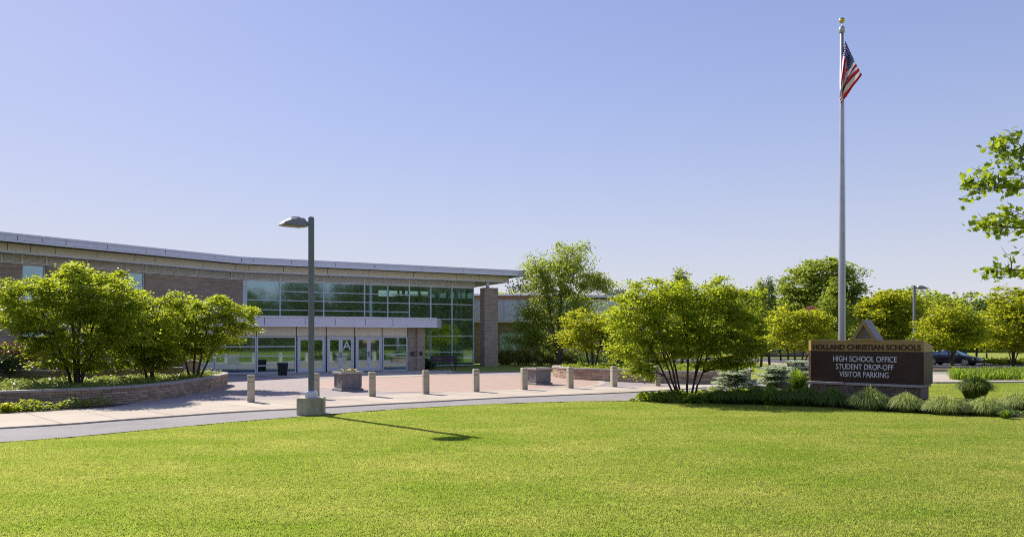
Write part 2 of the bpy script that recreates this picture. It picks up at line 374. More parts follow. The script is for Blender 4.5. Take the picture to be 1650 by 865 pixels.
walk_front = smooth_pts([(-34, 5.5), (-20, 12)]+[G(0, 691.7), G(190, 678.8), G(380, 665.2), G(500, 659), G(620, 652.3), G(700, 648), G(800, 642.5), G(900, 638), G(1020, 632.7)]+[(7.2, 30.6), (10.2, 33.5), (13.5, 36.6), (19, 41), (23, 49), (24.5, 60)])
walk_back = smooth_pts([(-36, 8), (-22, 14.5)]+[G(0, 669), G(120, 663.5), G(220, 657), G(300, 651), G(380, 648.4), G(480, 644.6), G(600, 638.7), G(700, 634.7), G(800, 630.8), G(900, 626.4), G(1000, 624.3), G(1080, 623)]+[(8.6, 33.0), (10.8, 34.9), (12.4, 37.8), (17, 42.5), (20.5, 50), (22, 60)])
sheet('road', lawn_edge, walk_front, .012, MT['asphalt'])
# front walk: cast slabs with open joints, each a piece of the path
path = sheet('path', walk_front, walk_back, .004, MT['mortar'])
NS = 64; A = resample(walk_front, NS*6+1); B = resample(walk_back, NS*6+1)
for i in range(NS):
    a = A[i*6:i*6+7]; c = B[i*6:i*6+7]
    if a[3][0] < -26 or a[3][1] > 50: continue
    b = MB(); n = 7; e = .012
    def sh(q0, q1, k): return (q0[0]+(q1[0]-q0[0])*k, q0[1]+(q1[1]-q0[1])*k)
    a[0] = sh(a[0], a[1], .04); a[-1] = sh(a[-1], a[-2], .04); c[0] = sh(c[0], c[1], .04); c[-1] = sh(c[-1], c[-2], .04)
    for row, z in ((a, .05), (c, .05), (a, -.05), (c, -.05)): b.v += [(x, y, gz(x, y)+z) for x, y in row]
    b.f = [(k, k+1, n+k+1, n+k) for k in range(6)]+[(2*n+k, 2*n+k+1, k+1, k) for k in range(6)]+[(n+k, n+k+1, 3*n+k+1, 3*n+k) for k in range(6)]+[(0, n, 3*n, 2*n), (n-1, 3*n-1, 4*n-1, 2*n-1)]
    b.build('slab', MT['concrete_slab'], path)
# plaza paving
pz = MB(); zz = .044
back = [q for q in walk_back if -17 < q[0] < 11.5]
plaza = [(-24, 13.2)]+back+[(10.5, 38), (4, 46), (2.0, 44.3), G(890, 599.5), G(735, 600), (-6, 47.9), (-15, 43.5), (-19, 40), (-24, 30)]
pz.add([(x, y, zz) for x, y in plaza], [tuple(range(len(plaza)))])
tag(pz.build('plaza_paving', MT['pavers_grey']), kind='structure')
cx, cy, rr = -2.5, 35.2, 6.6; disc = [(cx+rr*math.cos(a*math.pi/32), cy+rr*math.sin(a*math.pi/32)) for a in range(64)]
tag(MB().add([(x, y, .049) for x, y in disc], [tuple(range(64))]).build('plaza_circle_paving', MT['pavers_pink']), kind='structure')
ring = MB(); 
for k in range(64):
    a0, a1 = k*math.pi/32, (k+1)*math.pi/32
    ring.add([(cx+q*math.cos(t), cy+q*math.sin(t), .053) for q, t in ((rr-.02, a0), (rr+.28, a0), (rr+.28, a1), (rr-.02, a1))], [(0, 1, 2, 3)])
tag(ring.build('plaza_border_paving', MT['concrete']), kind='structure')
lc = G(560, 603.5); land = [(-17, 43), G(480, 610), G(560, 609.5), G(640, 608.6), G(690, 606.5), G(720, 604.3), G(734, 601.5), (-4, 48.3)]
tag(MB().add([(x, y, .058) for x, y in land], [tuple(range(len(land)))]).build('entrance_pavement', MT['concrete']), kind='structure')
gs = [G(735, 600), G(890, 599.5), (2.0, 44.3), (4, 46), (4.5, 66), (-6, 62), (-6, 49.3)]
tag(MB().add([(x, y, .048) for x, y in gs], [tuple(range(len(gs)))]).build('shade_lawn', MT['turf']), kind='structure')
# concrete path and car park on the right
tag(sheet('side_path', [(19.0, 35.0), (21.5, 34.6), (26, 35.6), (34, 36.8), (60, 38)], [(23, 43.5), (25.5, 42), (29, 40), (36, 39.6), (60, 41)], .05, MT['concrete_slab'], thick=.1))
lot = [(25.5, 54), (40, 56.5), (100, 56.5), (100, 79), (52, 79), (30, 92), (8, 92), (8, 80), (26, 78)]
b = MB(); b.add([(x, y, -.43) for x, y in lot], [tuple(range(len(lot)))]); tag(b.build('car_park_road', MT['asphalt_lot']), kind='structure')
def kerb(pts, wd=.18, h=.13, z=-.43, m='concrete'):
    b = MB()
    for (x0, y0), (x1, y1) in zip(pts, pts[1:]):
        L = math.hypot(x1-x0, y1-y0); b.box(((x0+x1)/2, (y0+y1)/2, z+h/2), (L+.02, wd, h), math.atan2(y1-y0, x1-x0))
    return b
tag(kerb([(8, 92.2), (30, 92.2), (52, 79.2), (100, 79.2)]).build('kerb', MT['concrete']), kind='structure')
tag(kerb([(8, 79.8), (25.8, 77.8), (25.8, 62)]).build('kerb', MT['concrete']), kind='structure')
def island(name, pts, z, h, m):
    b = MB().prism(pts, z, z+h-.02); o = b.build(name, m); tag(o, kind='structure'); tag(kerb(pts+pts[:1], h=h, z=z).build('kerb', MT['concrete']), kind='structure')
island('island_mulch_ground', [(27, 60.2), (44, 62.5), (46, 60.5), (44, 58.2), (27, 56.4)], -.43, .16, MT['mulch'])
island('island_mulch_ground', [(47, 73), (90, 74), (90, 70.5), (50, 70)], -.43, .16, MT['mulch'])
for k in range(7):
    tag(MB().box((30+k*3.1, 76.2, -.424), (.1, 4.5, .004), -.25).build('lot_marking', MT['lot_line']), kind='structure')

# ------------------------------------------------------------------ lawn: blades instanced over the near lawn
rs = np.random.RandomState(3)
def blades(n, half, h, wd, seed, flat=.5):
    r = np.random.RandomState(seed); c = (r.rand(n, 2)-.5)*2*half; a = r.rand(n)*6.283; hh = h*(.5+r.rand(n)*.7); ww = wd*(.6+.8*r.rand(n))
    la = r.rand(n)*6.283; ln = r.rand(n)*flat; sx, sy = np.cos(a)*ww/2, np.sin(a)*ww/2; V = np.zeros((n, 4, 3))
    V[:, 0] = np.c_[c[:, 0]-sx, c[:, 1]-sy, np.zeros(n)]; V[:, 1] = np.c_[c[:, 0]+sx, c[:, 1]+sy, np.zeros(n)]
    mx, my = c[:, 0]+np.cos(la)*ln*hh*.4, c[:, 1]+np.sin(la)*ln*hh*.4
    V[:, 2] = np.c_[mx+sx*.7, my+sy*.7, hh*.6]; V[:, 3] = np.c_[c[:, 0]+np.cos(la)*ln*hh*1.5, c[:, 1]+np.sin(la)*ln*hh*1.5, hh]
    return V, r.rand(n)**2
def patch_obj(name, n, half, h, wd, seed):
    V, q = blades(n, half, h, wd, seed); o = quads(name, V, MT['grass_blade'], None, q); COL.objects.unlink(o); return o
EX = np.array(lawn_edge)
def edge_y(x): return float(np.interp(x, EX[:, 0], EX[:, 1]))
def bed_front(x):                                 # front edge of the planting bed right of x=4
    q = [G(1015, 646), G(1140, 650), G(1300, 654.5), G(1480, 666), G(1650, 672), (22, 19)]
    return float(np.interp(x, [a[0] for a in q], [a[1] for a in q]))
def scatter(name, inside, x0, x1, y0, y1, step, patches, seed, z=0):
    r = np.random.RandomState(seed); pts = []
    for y in np.arange(y0, y1, step):
        for x in np.arange(x0, x1, step):
            xx, yy = x+(r.rand()-.5)*step*.7, y+(r.rand()-.5)*step*.7
            if inside(xx, yy): pts.append((xx, yy, gz(xx, yy)-.02+z))
    me = bpy.data.meshes.new(name); me.from_pydata(pts, [], []); o = link(name, me, MT['grass_blade']); tag(o, kind='stuff')
    ng = bpy.data.node_groups.new(name, 'GeometryNodeTree')
    ng.interface.new_socket('Geometry', in_out='INPUT', socket_type='NodeSocketGeometry'); ng.interface.new_socket('Geometry', in_out='OUTPUT', socket_type='NodeSocketGeometry')
    gi, go = ng.nodes.new('NodeGroupInput'), ng.nodes.new('NodeGroupOutput'); L = ng.links.new
    ip = ng.nodes.new('GeometryNodeInstanceOnPoints'); L(gi.outputs[0], ip.inputs['Points'])
    gg = ng.nodes.new('GeometryNodeGeometryToInstance')
    for p in patches:
        oi = ng.nodes.new('GeometryNodeObjectInfo'); oi.inputs[0].default_value = p; oi.transform_space = 'ORIGINAL'; L(oi.outputs['Geometry'], gg.inputs[0])
    L(gg.outputs[0], ip.inputs['Instance']); ip.inputs['Pick Instance'].default_value = True
    ri = ng.nodes.new('FunctionNodeRandomValue'); ri.data_type = 'INT'; ri.inputs[4].default_value = 0; ri.inputs[5].default_value = len(patches)-1; L(ri.outputs[2], ip.inputs['Instance Index'])
    rv = ng.nodes.new('FunctionNodeRandomValue'); rv.data_type = 'FLOAT_VECTOR'; rv.inputs[0].default_value = (0, 0, 0); rv.inputs[1].default_value = (0, 0, 6.283); L(rv.outputs[0], ip.inputs['Rotation'])
    rf = ng.nodes.new('FunctionNodeRandomValue'); rf.data_type = 'FLOAT'; rf.inputs[2].default_value = .8; rf.inputs[3].default_value = 1.2; L(rf.outputs[1], ip.inputs['Scale'])
    L(ip.outputs[0], go.inputs[0]); md = o.modifiers.new('scatter', 'NODES'); md.node_group = ng; return o
def in_lawn(x, y):
    if abs(x) > y*.72+2: return False
    lim = edge_y(x) if x < G(1015, 645)[0] else bed_front(x)
    return y < lim-.17
near = [patch_obj('grass_patch', 1500, .28, .034, .008, s) for s in (1, 2, 3)]
far = [patch_obj('grass_patch_far', 620, .32, .034, .014, s) for s in (4, 5)]
scatter('lawn_grass', in_lawn, -20, 22, 6.0, 30, .31, near, 1)
EXR = lambda x, y: y > bed_front(x)+1.2 and y < 34.4 and x > 13.5 and x > (y-24)*.55+13 and abs(x) < y*.72
scatter('side_lawn_grass', EXR, 13, 26, 21, 35, .42, far, 5)

# ------------------------------------------------------------------ the school building
U = Pl(P(764, 55), 55, 62)
uk = U.u(372); LP = Pl(*U.pt(uk), d=(.567, .824))
CP = Pl(P(703, 48), 48, 62)                       # canopy edge
def kink(o):                                      # where the two offset lines meet
    (x1, y1), (x2, y2) = LP.pt(0, o), U.pt(uk, o); d1, d2 = LP.d, U.d
    t = ((x2-x1)*d2[1]-(y2-y1)*d2[0])/(d1[0]*d2[1]-d1[1]*d2[0]); return (x1+t*d1[0], y1+t*d1[1])
school = empty('school_building', (0, 0, 0), 'long modern school building with glazed entrance hall, brick walls and flat overhanging metal roof', 'building')
def wallmesh(pl, u0, u1, z0, z1, openings, o0, o1):
    us = sorted({u0, u1, *[a for q in openings for a in q[:2]]}); zs = sorted({z0, z1, *[a for q in openings for a in q[2:]]}); b = MB()
    for i in range(len(us)-1):
        for j in range(len(zs)-1):
            uc, zc = (us[i]+us[i+1])/2, (zs[j]+zs[j+1])/2
            if any(q[0] < uc < q[1] and q[2] < zc < q[3] for q in openings): continue
            b.pbox(pl, us[i], us[i+1], zs[j], zs[j+1], o0, o1)
    return b
GT = 5.82
# -- left wing wall
wl = [(LP.u(36), LP.u(74.5), 3.3, GT-.004), (LP.u(205), LP.u(234), 3.3, GT-.004), (LP.u(36), LP.u(74.5), .9, 2.5), (LP.u(205), LP.u(234), .9, 2.5), (LP.u(-70), LP.u(-32), 3.3, GT-.004)]
wall = wallmesh(LP, -26, 0, 0, GT, wl, -.35, 0).build('wall', MT['brick_left'], school)
for q in wl:
    fr = MB()
    for z in (q[2]+.05, q[3]-.04): fr.pbox(LP, q[0], q[1], z-.045, z+.045, -.2, -.1)
    for u in (q[0]+.04, q[1]-.04): fr.pbox(LP, u-.04, u+.04, q[2], q[3], -.198, -.102)
    bars = [5.07, 4.42, 3.85] if q[2] > 3 else [1.7]
    for z in bars: fr.pbox(LP, q[0], q[1], z-.03, z+.03, -.195, -.105)
    wn = fr.build('window', MT['alu'], school)
    zs = [q[2]]+sorted(bars)+[q[3]]
    for a, c in zip(zs, zs[1:]): MB().pbox(LP, q[0]+.05, q[1]-.05, a+.02, c-.02, -.155, -.145).build('pane', MT['glass'], wn)
    MB().pbox(LP, q[0]-.05, q[1]+.05, q[2]-.1, q[2]-.003, -.1, .06).build('sill', MT['metal_trim'], wn)
MB().pbox(LP, wl[1][1]+.003, -.02, GT-.27, GT-.01, 0, .035).build('brick_course', MT['brick_left'], wall)
MB().pbox(LP, wl[0][1]+.003, wl[1][0]-.003, GT-.27, GT-.01, 0, .035).build('brick_course', MT['brick_left'], wall)
MB().pbox(LP, wl[4][1]+.003, wl[0][0]-.003, GT-.27, GT-.01, 0, .035).build('brick_course', MT['brick_left'], wall)
MB().pbox(LP, -26, 0, .01, 6.2, -6.3, -6).build('interior_wall', MT['interior_wall'], school)
ub = U.u(391)
MB().pbox(U, uk+.002, ub, 0, GT, -.35, 0).build('wall', MT['brick_main'], school)
# -- roof slab, lower slab
def roofpoly(o, uleft, uright, back): 
    return [LP.pt(uleft, o), kink(o), U.pt(uright, o), U.pt(uright, back), U.pt(uk-3, back), LP.pt(uleft, back)]
ur = U.u(845, 1.6); roof = MB().prism(roofpoly(1.6, -27, ur, -11), 6.72, 7.08).build('roof', MT['seam'], school)
uc2 = U.u(820, .75); eave = MB().prism(roofpoly(.75, -27, uc2, -10.6), 6.26, 6.715).build('eave', MT['soffit'], school)
def strip(pl, us, z0, z1, o0, o1, name, m, par, gap=.032):
    MB().pbox(pl, us[0]+.01, us[-1]-.01, z0+.004, z1-.004, o0-.01, o0+.008).build('panel_backing', MT['seam'], par); o0 += .01
    for a, c in zip(us, us[1:]): MB().pbox(pl, a+gap/2, c-gap/2, z0, z1, o0, o1).build(name, m, par)
def klu(o): kx = kink(o); return ((kx[0]-LP.x)*LP.d[0]+(kx[1]-LP.y)*LP.d[1])
def kuu(o): kx = kink(o); return ((kx[0]-U.x)*U.d[0]+(kx[1]-U.y)*U.d[1])
fj = [-90, -52, -14, 28, 67.5, 106, 173, 235, 266.5, 346]
strip(LP, [LP.u(p, 1.6) for p in fj]+[klu(1.63)], 6.79, 7.0, 1.6, 1.63, 'fascia_panel', MT['metal_trim'], roof)
fju = [409, 470, 540, 603.7, 680, 746]
strip(U, [kuu(1.63)]+[U.u(p, 1.6) for p in fju]+[ur], 6.78, 7.0, 1.6, 1.63, 'fascia_panel', MT['metal_trim'], roof)
for (z0, z1, oo) in ((7.0, 7.11, 1.67), (6.69, 6.775, 1.665)):
    MB().pbox(LP, -27, klu(oo), z0, z1, 1.5, oo).build('drip_edge', MT['lip_lit' if z0 < 6.9 else 'metal_trim'], roof)
    MB().pbox(U, kuu(oo)+.004, ur+.02, z0, z1, 1.5, oo).build('drip_edge', MT['lip_lit' if z0 < 6.9 else 'metal_trim'], roof)
MB().pbox(Pl(*U.pt(ur, 0), d=(-U.n[0], -U.n[1])), -1.5, 11, 6.70, 7.09, .003, .03).build('fascia_panel', MT['metal_trim'], roof)
cj = [-60, -20, 12, 49, 88.5, 156, 217, 249.5, 328]
strip(LP, [LP.u(p, .75) for p in cj]+[klu(.78)], 6.34, 6.70, .75, .78, 'soffit_panel', MT['cream_panel'], eave)
cju = [401, 457, 527.4, 594.3, 666.2, 735, 772]
strip(U, [kuu(.78)]+[U.u(p, .75) for p in cju]+[uc2], 6.34, 6.70, .75, .78, 'soffit_panel', MT['cream_panel'], eave)
MB().pbox(LP, -27, klu(.82), 6.25, 6.335, .6, .82).build('drip_edge', MT['lip_lit'], eave)
MB().pbox(U, kuu(.82)+.004, uc2+.015, 6.25, 6.335, .6, .82).build('drip_edge', MT['lip_lit'], eave)
# -- louver bands
def louvers(pl, us):
    MB().pbox(pl, us[0], us[-1], GT+.003, 6.255, -.3, -.05).build('louver_backing', MT['interior_wall'], school); lb = MB()
    for u in us[1:-1] if pl is LP else us: lb.pbox(pl, u-.035, u+.035, GT+.005, 6.26, -.048, .035)
    lb.pbox(pl, us[0], us[-1], GT+.004, GT+.05, -.047, .04)
    o = lb.build('louver_band', MT['louver'], school)
    for a, c in zip(us, us[1:]):
        for k in range(3):
            z = GT+.125+k*.125
            if c-a < .1: continue
            q = [pl.pt(a+.04, .02), pl.pt(c-.04, .02), pl.pt(c-.04, -.04), pl.pt(a+.04, -.04)]
            hh = (-.036, -.036, .036, .036)
            MB().hexa([(*p, z+h-.008) for p, h in zip(q, hh)], [(*p, z+h+.008) for p, h in zip(q, hh)]).build('slat', MT['louver'], o)
louvers(LP, [LP.u(p) for p in (-60, -32, 2, 35.6, 75, 140, 203.6, 235, 315.6)]+[-.003])
MU = [397.3, 451.3, 521.6, 587.5, 624.8, 659.7, 694.2, 728.3, 763]
louvers(U, [uk+.04]+[U.u(p) for p in (396, 451.3, 521.6, 587.5, 659.7, 728.3, 763)])
# -- glazed hall
um = [U.u(p) for p in MU]; b = MB()
for i, u in enumerate(um):
    b.pbox(U, u-.035, u+.035, 3.42 if i < 5 else .10, GT, -.10, .02)
b.pbox(U, ub+.001, um[0]-.04, 3.42, GT-.01, -.2, .03)
lowz = 3.45
def hbar(u0, u1, z, hw=.028): b.pbox(U, u0+.036, u1-.036, z-hw, z+hw, -.09, .012)
def panes(i, zs, pane_list): 
    for a, c in zip(zs, zs[1:]): pane_list.append((um[i]+.03, um[i+1]-.03, a, c))
PN = []
for i in range(8):
    zs = [3.45, 3.95, 4.57, 5.16, GT-.02] if i < 5 else [.14, 1.11, 2.28, 3.48, 4.57, GT-.02]
    for z in zs: hbar(um[i], um[i+1], z)
    panes(i, zs, PN)
cw = b.build('curtain_wall', MT['alu'], school)
for (a, c, z0, z1) in PN: MB().pbox(U, a, c, z0+.02, z1-.02, -.05, -.04).build('pane', MT['glass'], cw)
# return of the glazed hall on its right-hand end
RT = Pl(*U.pt(um[-1]+.04, 0), d=(-U.n[0], -U.n[1])); b = MB()
for k in range(5): b.pbox(RT, .05+k*2.2, .12+k*2.2, .1, GT, -.06, .03)
for z in (.13, 1.11, 2.28, 3.48, 4.57, GT-.03):
    for k in range(4): b.pbox(RT, .121+k*2.2, .049+(k+1)*2.2, z-.028, z+.028, -.05, .02)
sw = b.build('side_curtain_wall', MT['alu'], school)
for k in range(4):
    for z0, z1 in zip((.13, 1.11, 2.28, 3.48, 4.57), (1.11, 2.28, 3.48, 4.57, 5.79)):
        MB().pbox(RT, .1+k*2.2, 2.27+k*2.2-.08, z0+.02, z1-.02, -.02, -.01).build('pane', MT['glass'], sw)
MB().pbox(RT, 0, 9, GT+.003, 6.25, -.1, .02).build('wall', MT['louver'], school)
# interior: floor, rear wall with clerestory, columns, braces, ceiling
uL = U.u(300)
MB().prism([LP.pt(-26, -.4), LP.pt(-1, -.4), CP.pt(CP.u(300), -.9), CP.pt(CP.u(660), -.9), U.pt(um[5], -.15), U.pt(um[-1], -.15), U.pt(um[-1], -9), U.pt(uk-3, -9)], -.05, .06).build('floor', MT['interior_floor'], school)
sa, sb = U.u(617)+2.5, um[-1]+.1
MB().pbox(U, uk-3, sa, .06, 6.25, -9.2, -9).build('interior_wall', MT['interior_wall'], school)
b = MB().pbox(U, sa, sb, .06, 5.55, -9.2, -9).pbox(U, sa, sb, 6.05, 6.25, -9.2, -9)
for k in range(6): b.pbox(U, sa+k*(sb-sa)/5-.08, sa+k*(sb-sa)/5+.08, 5.55, 6.05, -9.18, -9.02)
b.build('interior_wall', MT['interior_wall'], school)
b = MB().pbox(U, U.u(600), um[-1], 3.2, 3.42, -8.9, -4.5).pbox(U, U.u(600), um[-1], 4.25, 4.31, -4.55, -4.5)
for k in range(14):
    u = U.u(600)+k*.6
    if u < um[-1]: b.pbox(U, u-.015, u+.015, 3.42, 4.25, -4.54, -4.51)
b.build('gallery', MT['interior_steel'], school)
for px, o in ((446, -.7), (598, -.7), (650, -3), (735, -.8), (748, -3.2)):
    x, y = U.pt(U.u(px, o), o); MB().tube([(x, y, .07), (x, y, 6.24)], .13, 14).build('column', MT['interior_steel'], school, True)
b = MB()
def seg(p0, p1, o=-.7, r=.05):
    (x0, y0), (x1, y1) = U.pt(U.u(p0[0], o), o), U.pt(U.u(p1[0], o), o); b.tube([(x0, y0, p0[1]), (x1, y1, p1[1])], r, 8)
seg((678, .1), (706, 2.8)); seg((706, 2.8), (748, .1)); seg((706, 3.0), (700, 5.8)); seg((729, 4.6), (742, 6.2)); seg((668, 6.2), (700, 3.2)); seg((729, 4.6), (716, 6.2))
b.build('brace', MT['interior_steel'], school)
# -- entrance: canopy, vestibule glazing, doors
cr = CP.u(703.5); cl = CP.u(285)
can = MB().prism([CP.pt(cl, 0), CP.pt(cr, 0), U.pt(U.u(703)+.4, .03), U.pt(uk+1, .03), LP.pt(-3.2, .03), LP.pt(-5, .03)], 2.80, 3.40).build('canopy', MT['soffit'], school)
cjx = [285, 340, 380, 426, 491.6, 540, 588.4, 632.9, 703.5]
strip(CP, [CP.u(p) for p in cjx], 2.87, 3.30, 0.002, .03, 'fascia_panel', MT['metal_trim'], can)
MB().pbox(CP, cl-.02, cr+.02, 3.302, 3.42, -.05, .06).build('drip_edge', MT['alu'], can)
MB().pbox(CP, cl-.02, cr+.02, 2.79, 2.868, -.05, .055).build('drip_edge', MT['lip_lit'], can)
MB().pbox(Pl(*CP.pt(cr, 0), d=(-CP.n[0], -CP.n[1])), .01, 5, 2.87, 3.30, .003, .02).build('fascia_panel', MT['metal_trim'], can)
VO = -.7
vj = [300, 346, 413.5, 477.5, 525.8, 571.5, 615.8, 657]; vu = [CP.u(p, VO) for p in vj]
strip(CP, vu, 2.24, 2.795, VO-.06, VO, 'cream_panel', MT['cream_panel'], school, gap=.06)
MB().pbox(CP, vu[0], vu[-1], 2.225, 2.797, VO-.16, VO-.075).build('head_wall', MT['seam'], school)
def glazing(u0, u1, zs, name='window'):
    b = MB()
    for u in (u0+.035, u1-.035): b.pbox(CP, u-.035, u+.035, .02, 2.22, VO-.12, VO-.01)
    for i, z in enumerate(zs):
        h = .04 if i in (0, len(zs)-1) else .028
        b.pbox(CP, u0+.071, u1-.071, z-h, z+h, VO-.11, VO-.02)
    o = b.build(name, MT['alu'], school)
    for a, c in zip(zs, zs[1:]): MB().pbox(CP, u0+.06, u1-.06, a+.03, c-.03, VO-.07, VO-.06).build('pane', MT['glass'], o)
    return o
for i in (0, 1, 2): glazing(vu[i]+.01, vu[i+1]-.01, [.08, .5, 1.06, 1.62, 2.18])
glazing(vu[6]+.04, vu[7]-.01, [.08, .55, 1.1, 1.66, 2.18])
def doors(u0, u1, letter=None, fixed=False):
    b = MB()
    for u in (u0+.03, u1-.03): b.pbox(CP, u-.03, u+.03, .02, 2.22, VO-.14, VO)
    b.pbox(CP, u0+.061, u1-.061, 2.13, 2.218, VO-.13, VO-.003)
    b.build('door_frame', MT['alu'], school); mid = (u0+u1)/2
    for (a, c) in ((u0+.065, mid-.004), (mid+.004, u1-.065)):
        d = MB()
        st = .11
        d.pbox(CP, a, a+st, .07, 2.12, VO-.09, VO-.03); d.pbox(CP, c-st, c, .07, 2.12, VO-.09, VO-.03)
        d.pbox(CP, a+st+.001, c-st-.001, .07, .30, VO-.089, VO-.031); d.pbox(CP, a+st+.001, c-st-.001, 2.0, 2.12, VO-.089, VO-.031)
        o = d.build('door', MT['alu'], school)
        MB().pbox(CP, a+st-.01, c-st+.01, .29, 2.01, VO-.065, VO-.055).build('pane', MT['glass'], o)
        if not fixed:
            hx = (c-.05) if a < mid-.2 and c < mid else (a+.05); h = MB()
            x, y = CP.pt(hx, VO+.03); x2, y2 = CP.pt(hx, VO-.03)
            h.tube([(x2, y2, .95), (x, y, .95), (x, y, 1.25), (x2, y2, 1.25)], .016, 8); h.build('handle', MT['dark_metal'], o)
        if letter and a > mid:
            cu = bpy.data.curves.new('lettering', 'FONT'); cu.body = letter; cu.size = .78; cu.align_x = 'CENTER'; cu.extrude = .004
            me = font_mesh(cu); t = link('lettering', me, MT['sign_letter'], o); x, y = CP.pt((a+c)/2, VO-.045); t.location = (x, y, 1.40); t.rotation_euler = (R(90), 0, CP.rz())
doors(CP.u(479.5, VO), CP.u(524.5, VO), fixed=True); doors(CP.u(527.5, VO), CP.u(570.5, VO), 'A'); doors(CP.u(573.5, VO), CP.u(615.3, VO))
# brick pier at the end of the doors, side return of the vestibule
pr = MB().pbox(CP, CP.u(658, VO), CP.u(671, VO), 0, 2.795, VO-.6, VO-.02).pbox(CP, CP.u(671, VO)+.001, CP.u(683.5, VO), 0, 2.794, VO-.6, VO+.12).build('pier', MT['brick_main'], school)
x, y = CP.pt(CP.u(677, VO), VO+.145); MB().box((x, y, 1.12), (.17, .05, .19), CP.rz()).build('intercom', MT['dark'], pr)
x, y = CP.pt(CP.u(664.5, VO), VO+.0); MB().box((x, y, 1.12), (.28, .04, .3), CP.rz()).build('plaque', MT['dark_metal'], pr)
ls = Pl(*CP.pt(vu[0], VO), d=(-CP.n[0], -CP.n[1])); MB().pbox(ls, .0, 3.6, 0, 2.795, -.15, .15).build('wall', MT['brick_main'], school)
# -- brick pillar carrying the roof
PO = 1.0; pu0, pu1 = U.u(780.8, PO), U.u(802.4, PO)
pil = MB().pbox(U, pu0, pu1, 0, 5.72, PO-.75, PO).pbox(U, pu0-.01, pu1+.01, 5.722, 5.80, PO-.76, PO+.01).build('pillar', MT['brick_main'], school)
x, y = U.pt((pu0+pu1)/2-.12, PO-.38); MB().tube([(x, y, 5.8), (x, y, 6.262)], .13, 14).build('post', MT['alu'], pil, True)

# -- lower wing behind on the right
wing = empty('classroom_wing', (0, 0, 0), 'low brick wing with a wide violet-grey metal band, set back behind the roof pillar', 'building')
W = Pl(-8, 66, d=(1, .0001)); 
wn = [(W.u(805.5), W.u(846), 1.05, 2.6), (W.u(905), W.u(935), 1.05, 2.6)]
wallmesh(W, 0, 20, 0, 3.5, wn, -.35, 0).build('wall', MT['brick_right'], wing)
wb = MB().pbox(W, 0, 17.5, 3.5, 5.46, -.4, .5).build('metal_band', MT['soffit'], wing)
strip(W, [0, 2.2]+[W.u(p, .5) for p in (778, 812, 850, 890, 930)]+[17.5], 3.62, 5.40, .5, .53, 'band_panel', MT['metal_trim'], wb)
MB().pbox(W, 0, 17.5, 3.502, 3.60, .4, .55).build('drip_edge', MT['cream_panel'], wb); MB().pbox(W, 0, 17.5, 5.405, 5.48, .3, .56).build('drip_edge', MT['alu'], wb)
for q in wn:
    f = MB().pbox(W, q[0], q[1], q[2], q[2]+.06, -.2, -.1).pbox(W, q[0], q[1], q[3]-.06, q[3], -.2, -.1)
    for u in (q[0]+.03, (q[0]+q[1])/2+.15, q[1]-.03): f.pbox(W, u-.03, u+.03, q[2]+.061, q[3]-.061, -.2, -.1)
    f = f.build('window', MT['alu'], wing)
    MB().pbox(W, q[0]+.05, q[1]-.05, q[2]+.05, q[3]-.05, -.155, -.145).build('pane', MT['glass'], f)
MB().pbox(W, 0, 20, .01, 3.4, -4.2, -4).build('interior_wall', MT['interior_wall'], wing)
MB().pbox(W, -3, 13.6, 4.9, 6.1, -14, -4).build('upper_wall', MT['brick_red'], wing)
MB().pbox(W, -3.2, 13.8, 6.11, 6.28, -14.2, -3.8).build('roof', MT['metal_trim'], wing)
W2 = Pl(P(935, 78), 78, d=(1, .0001))
MB().pbox(W2, 0, 9, 0, 6.35, -8, 0).build('wall', MT['brick_red'], wing)
MB().pbox(W2, -.3, 9.3, 6.36, 6.62, -8.3, .3).build('roof', MT['alu'], wing)
MB().box((P(1000, 80), 81, 7.0), (1.3, 1.2, .7)).box((P(1000, 80)-1.2, 81, 6.95), (.9, 1.0, .6)).build('rooftop_unit', MT['cast_stone'], wing)

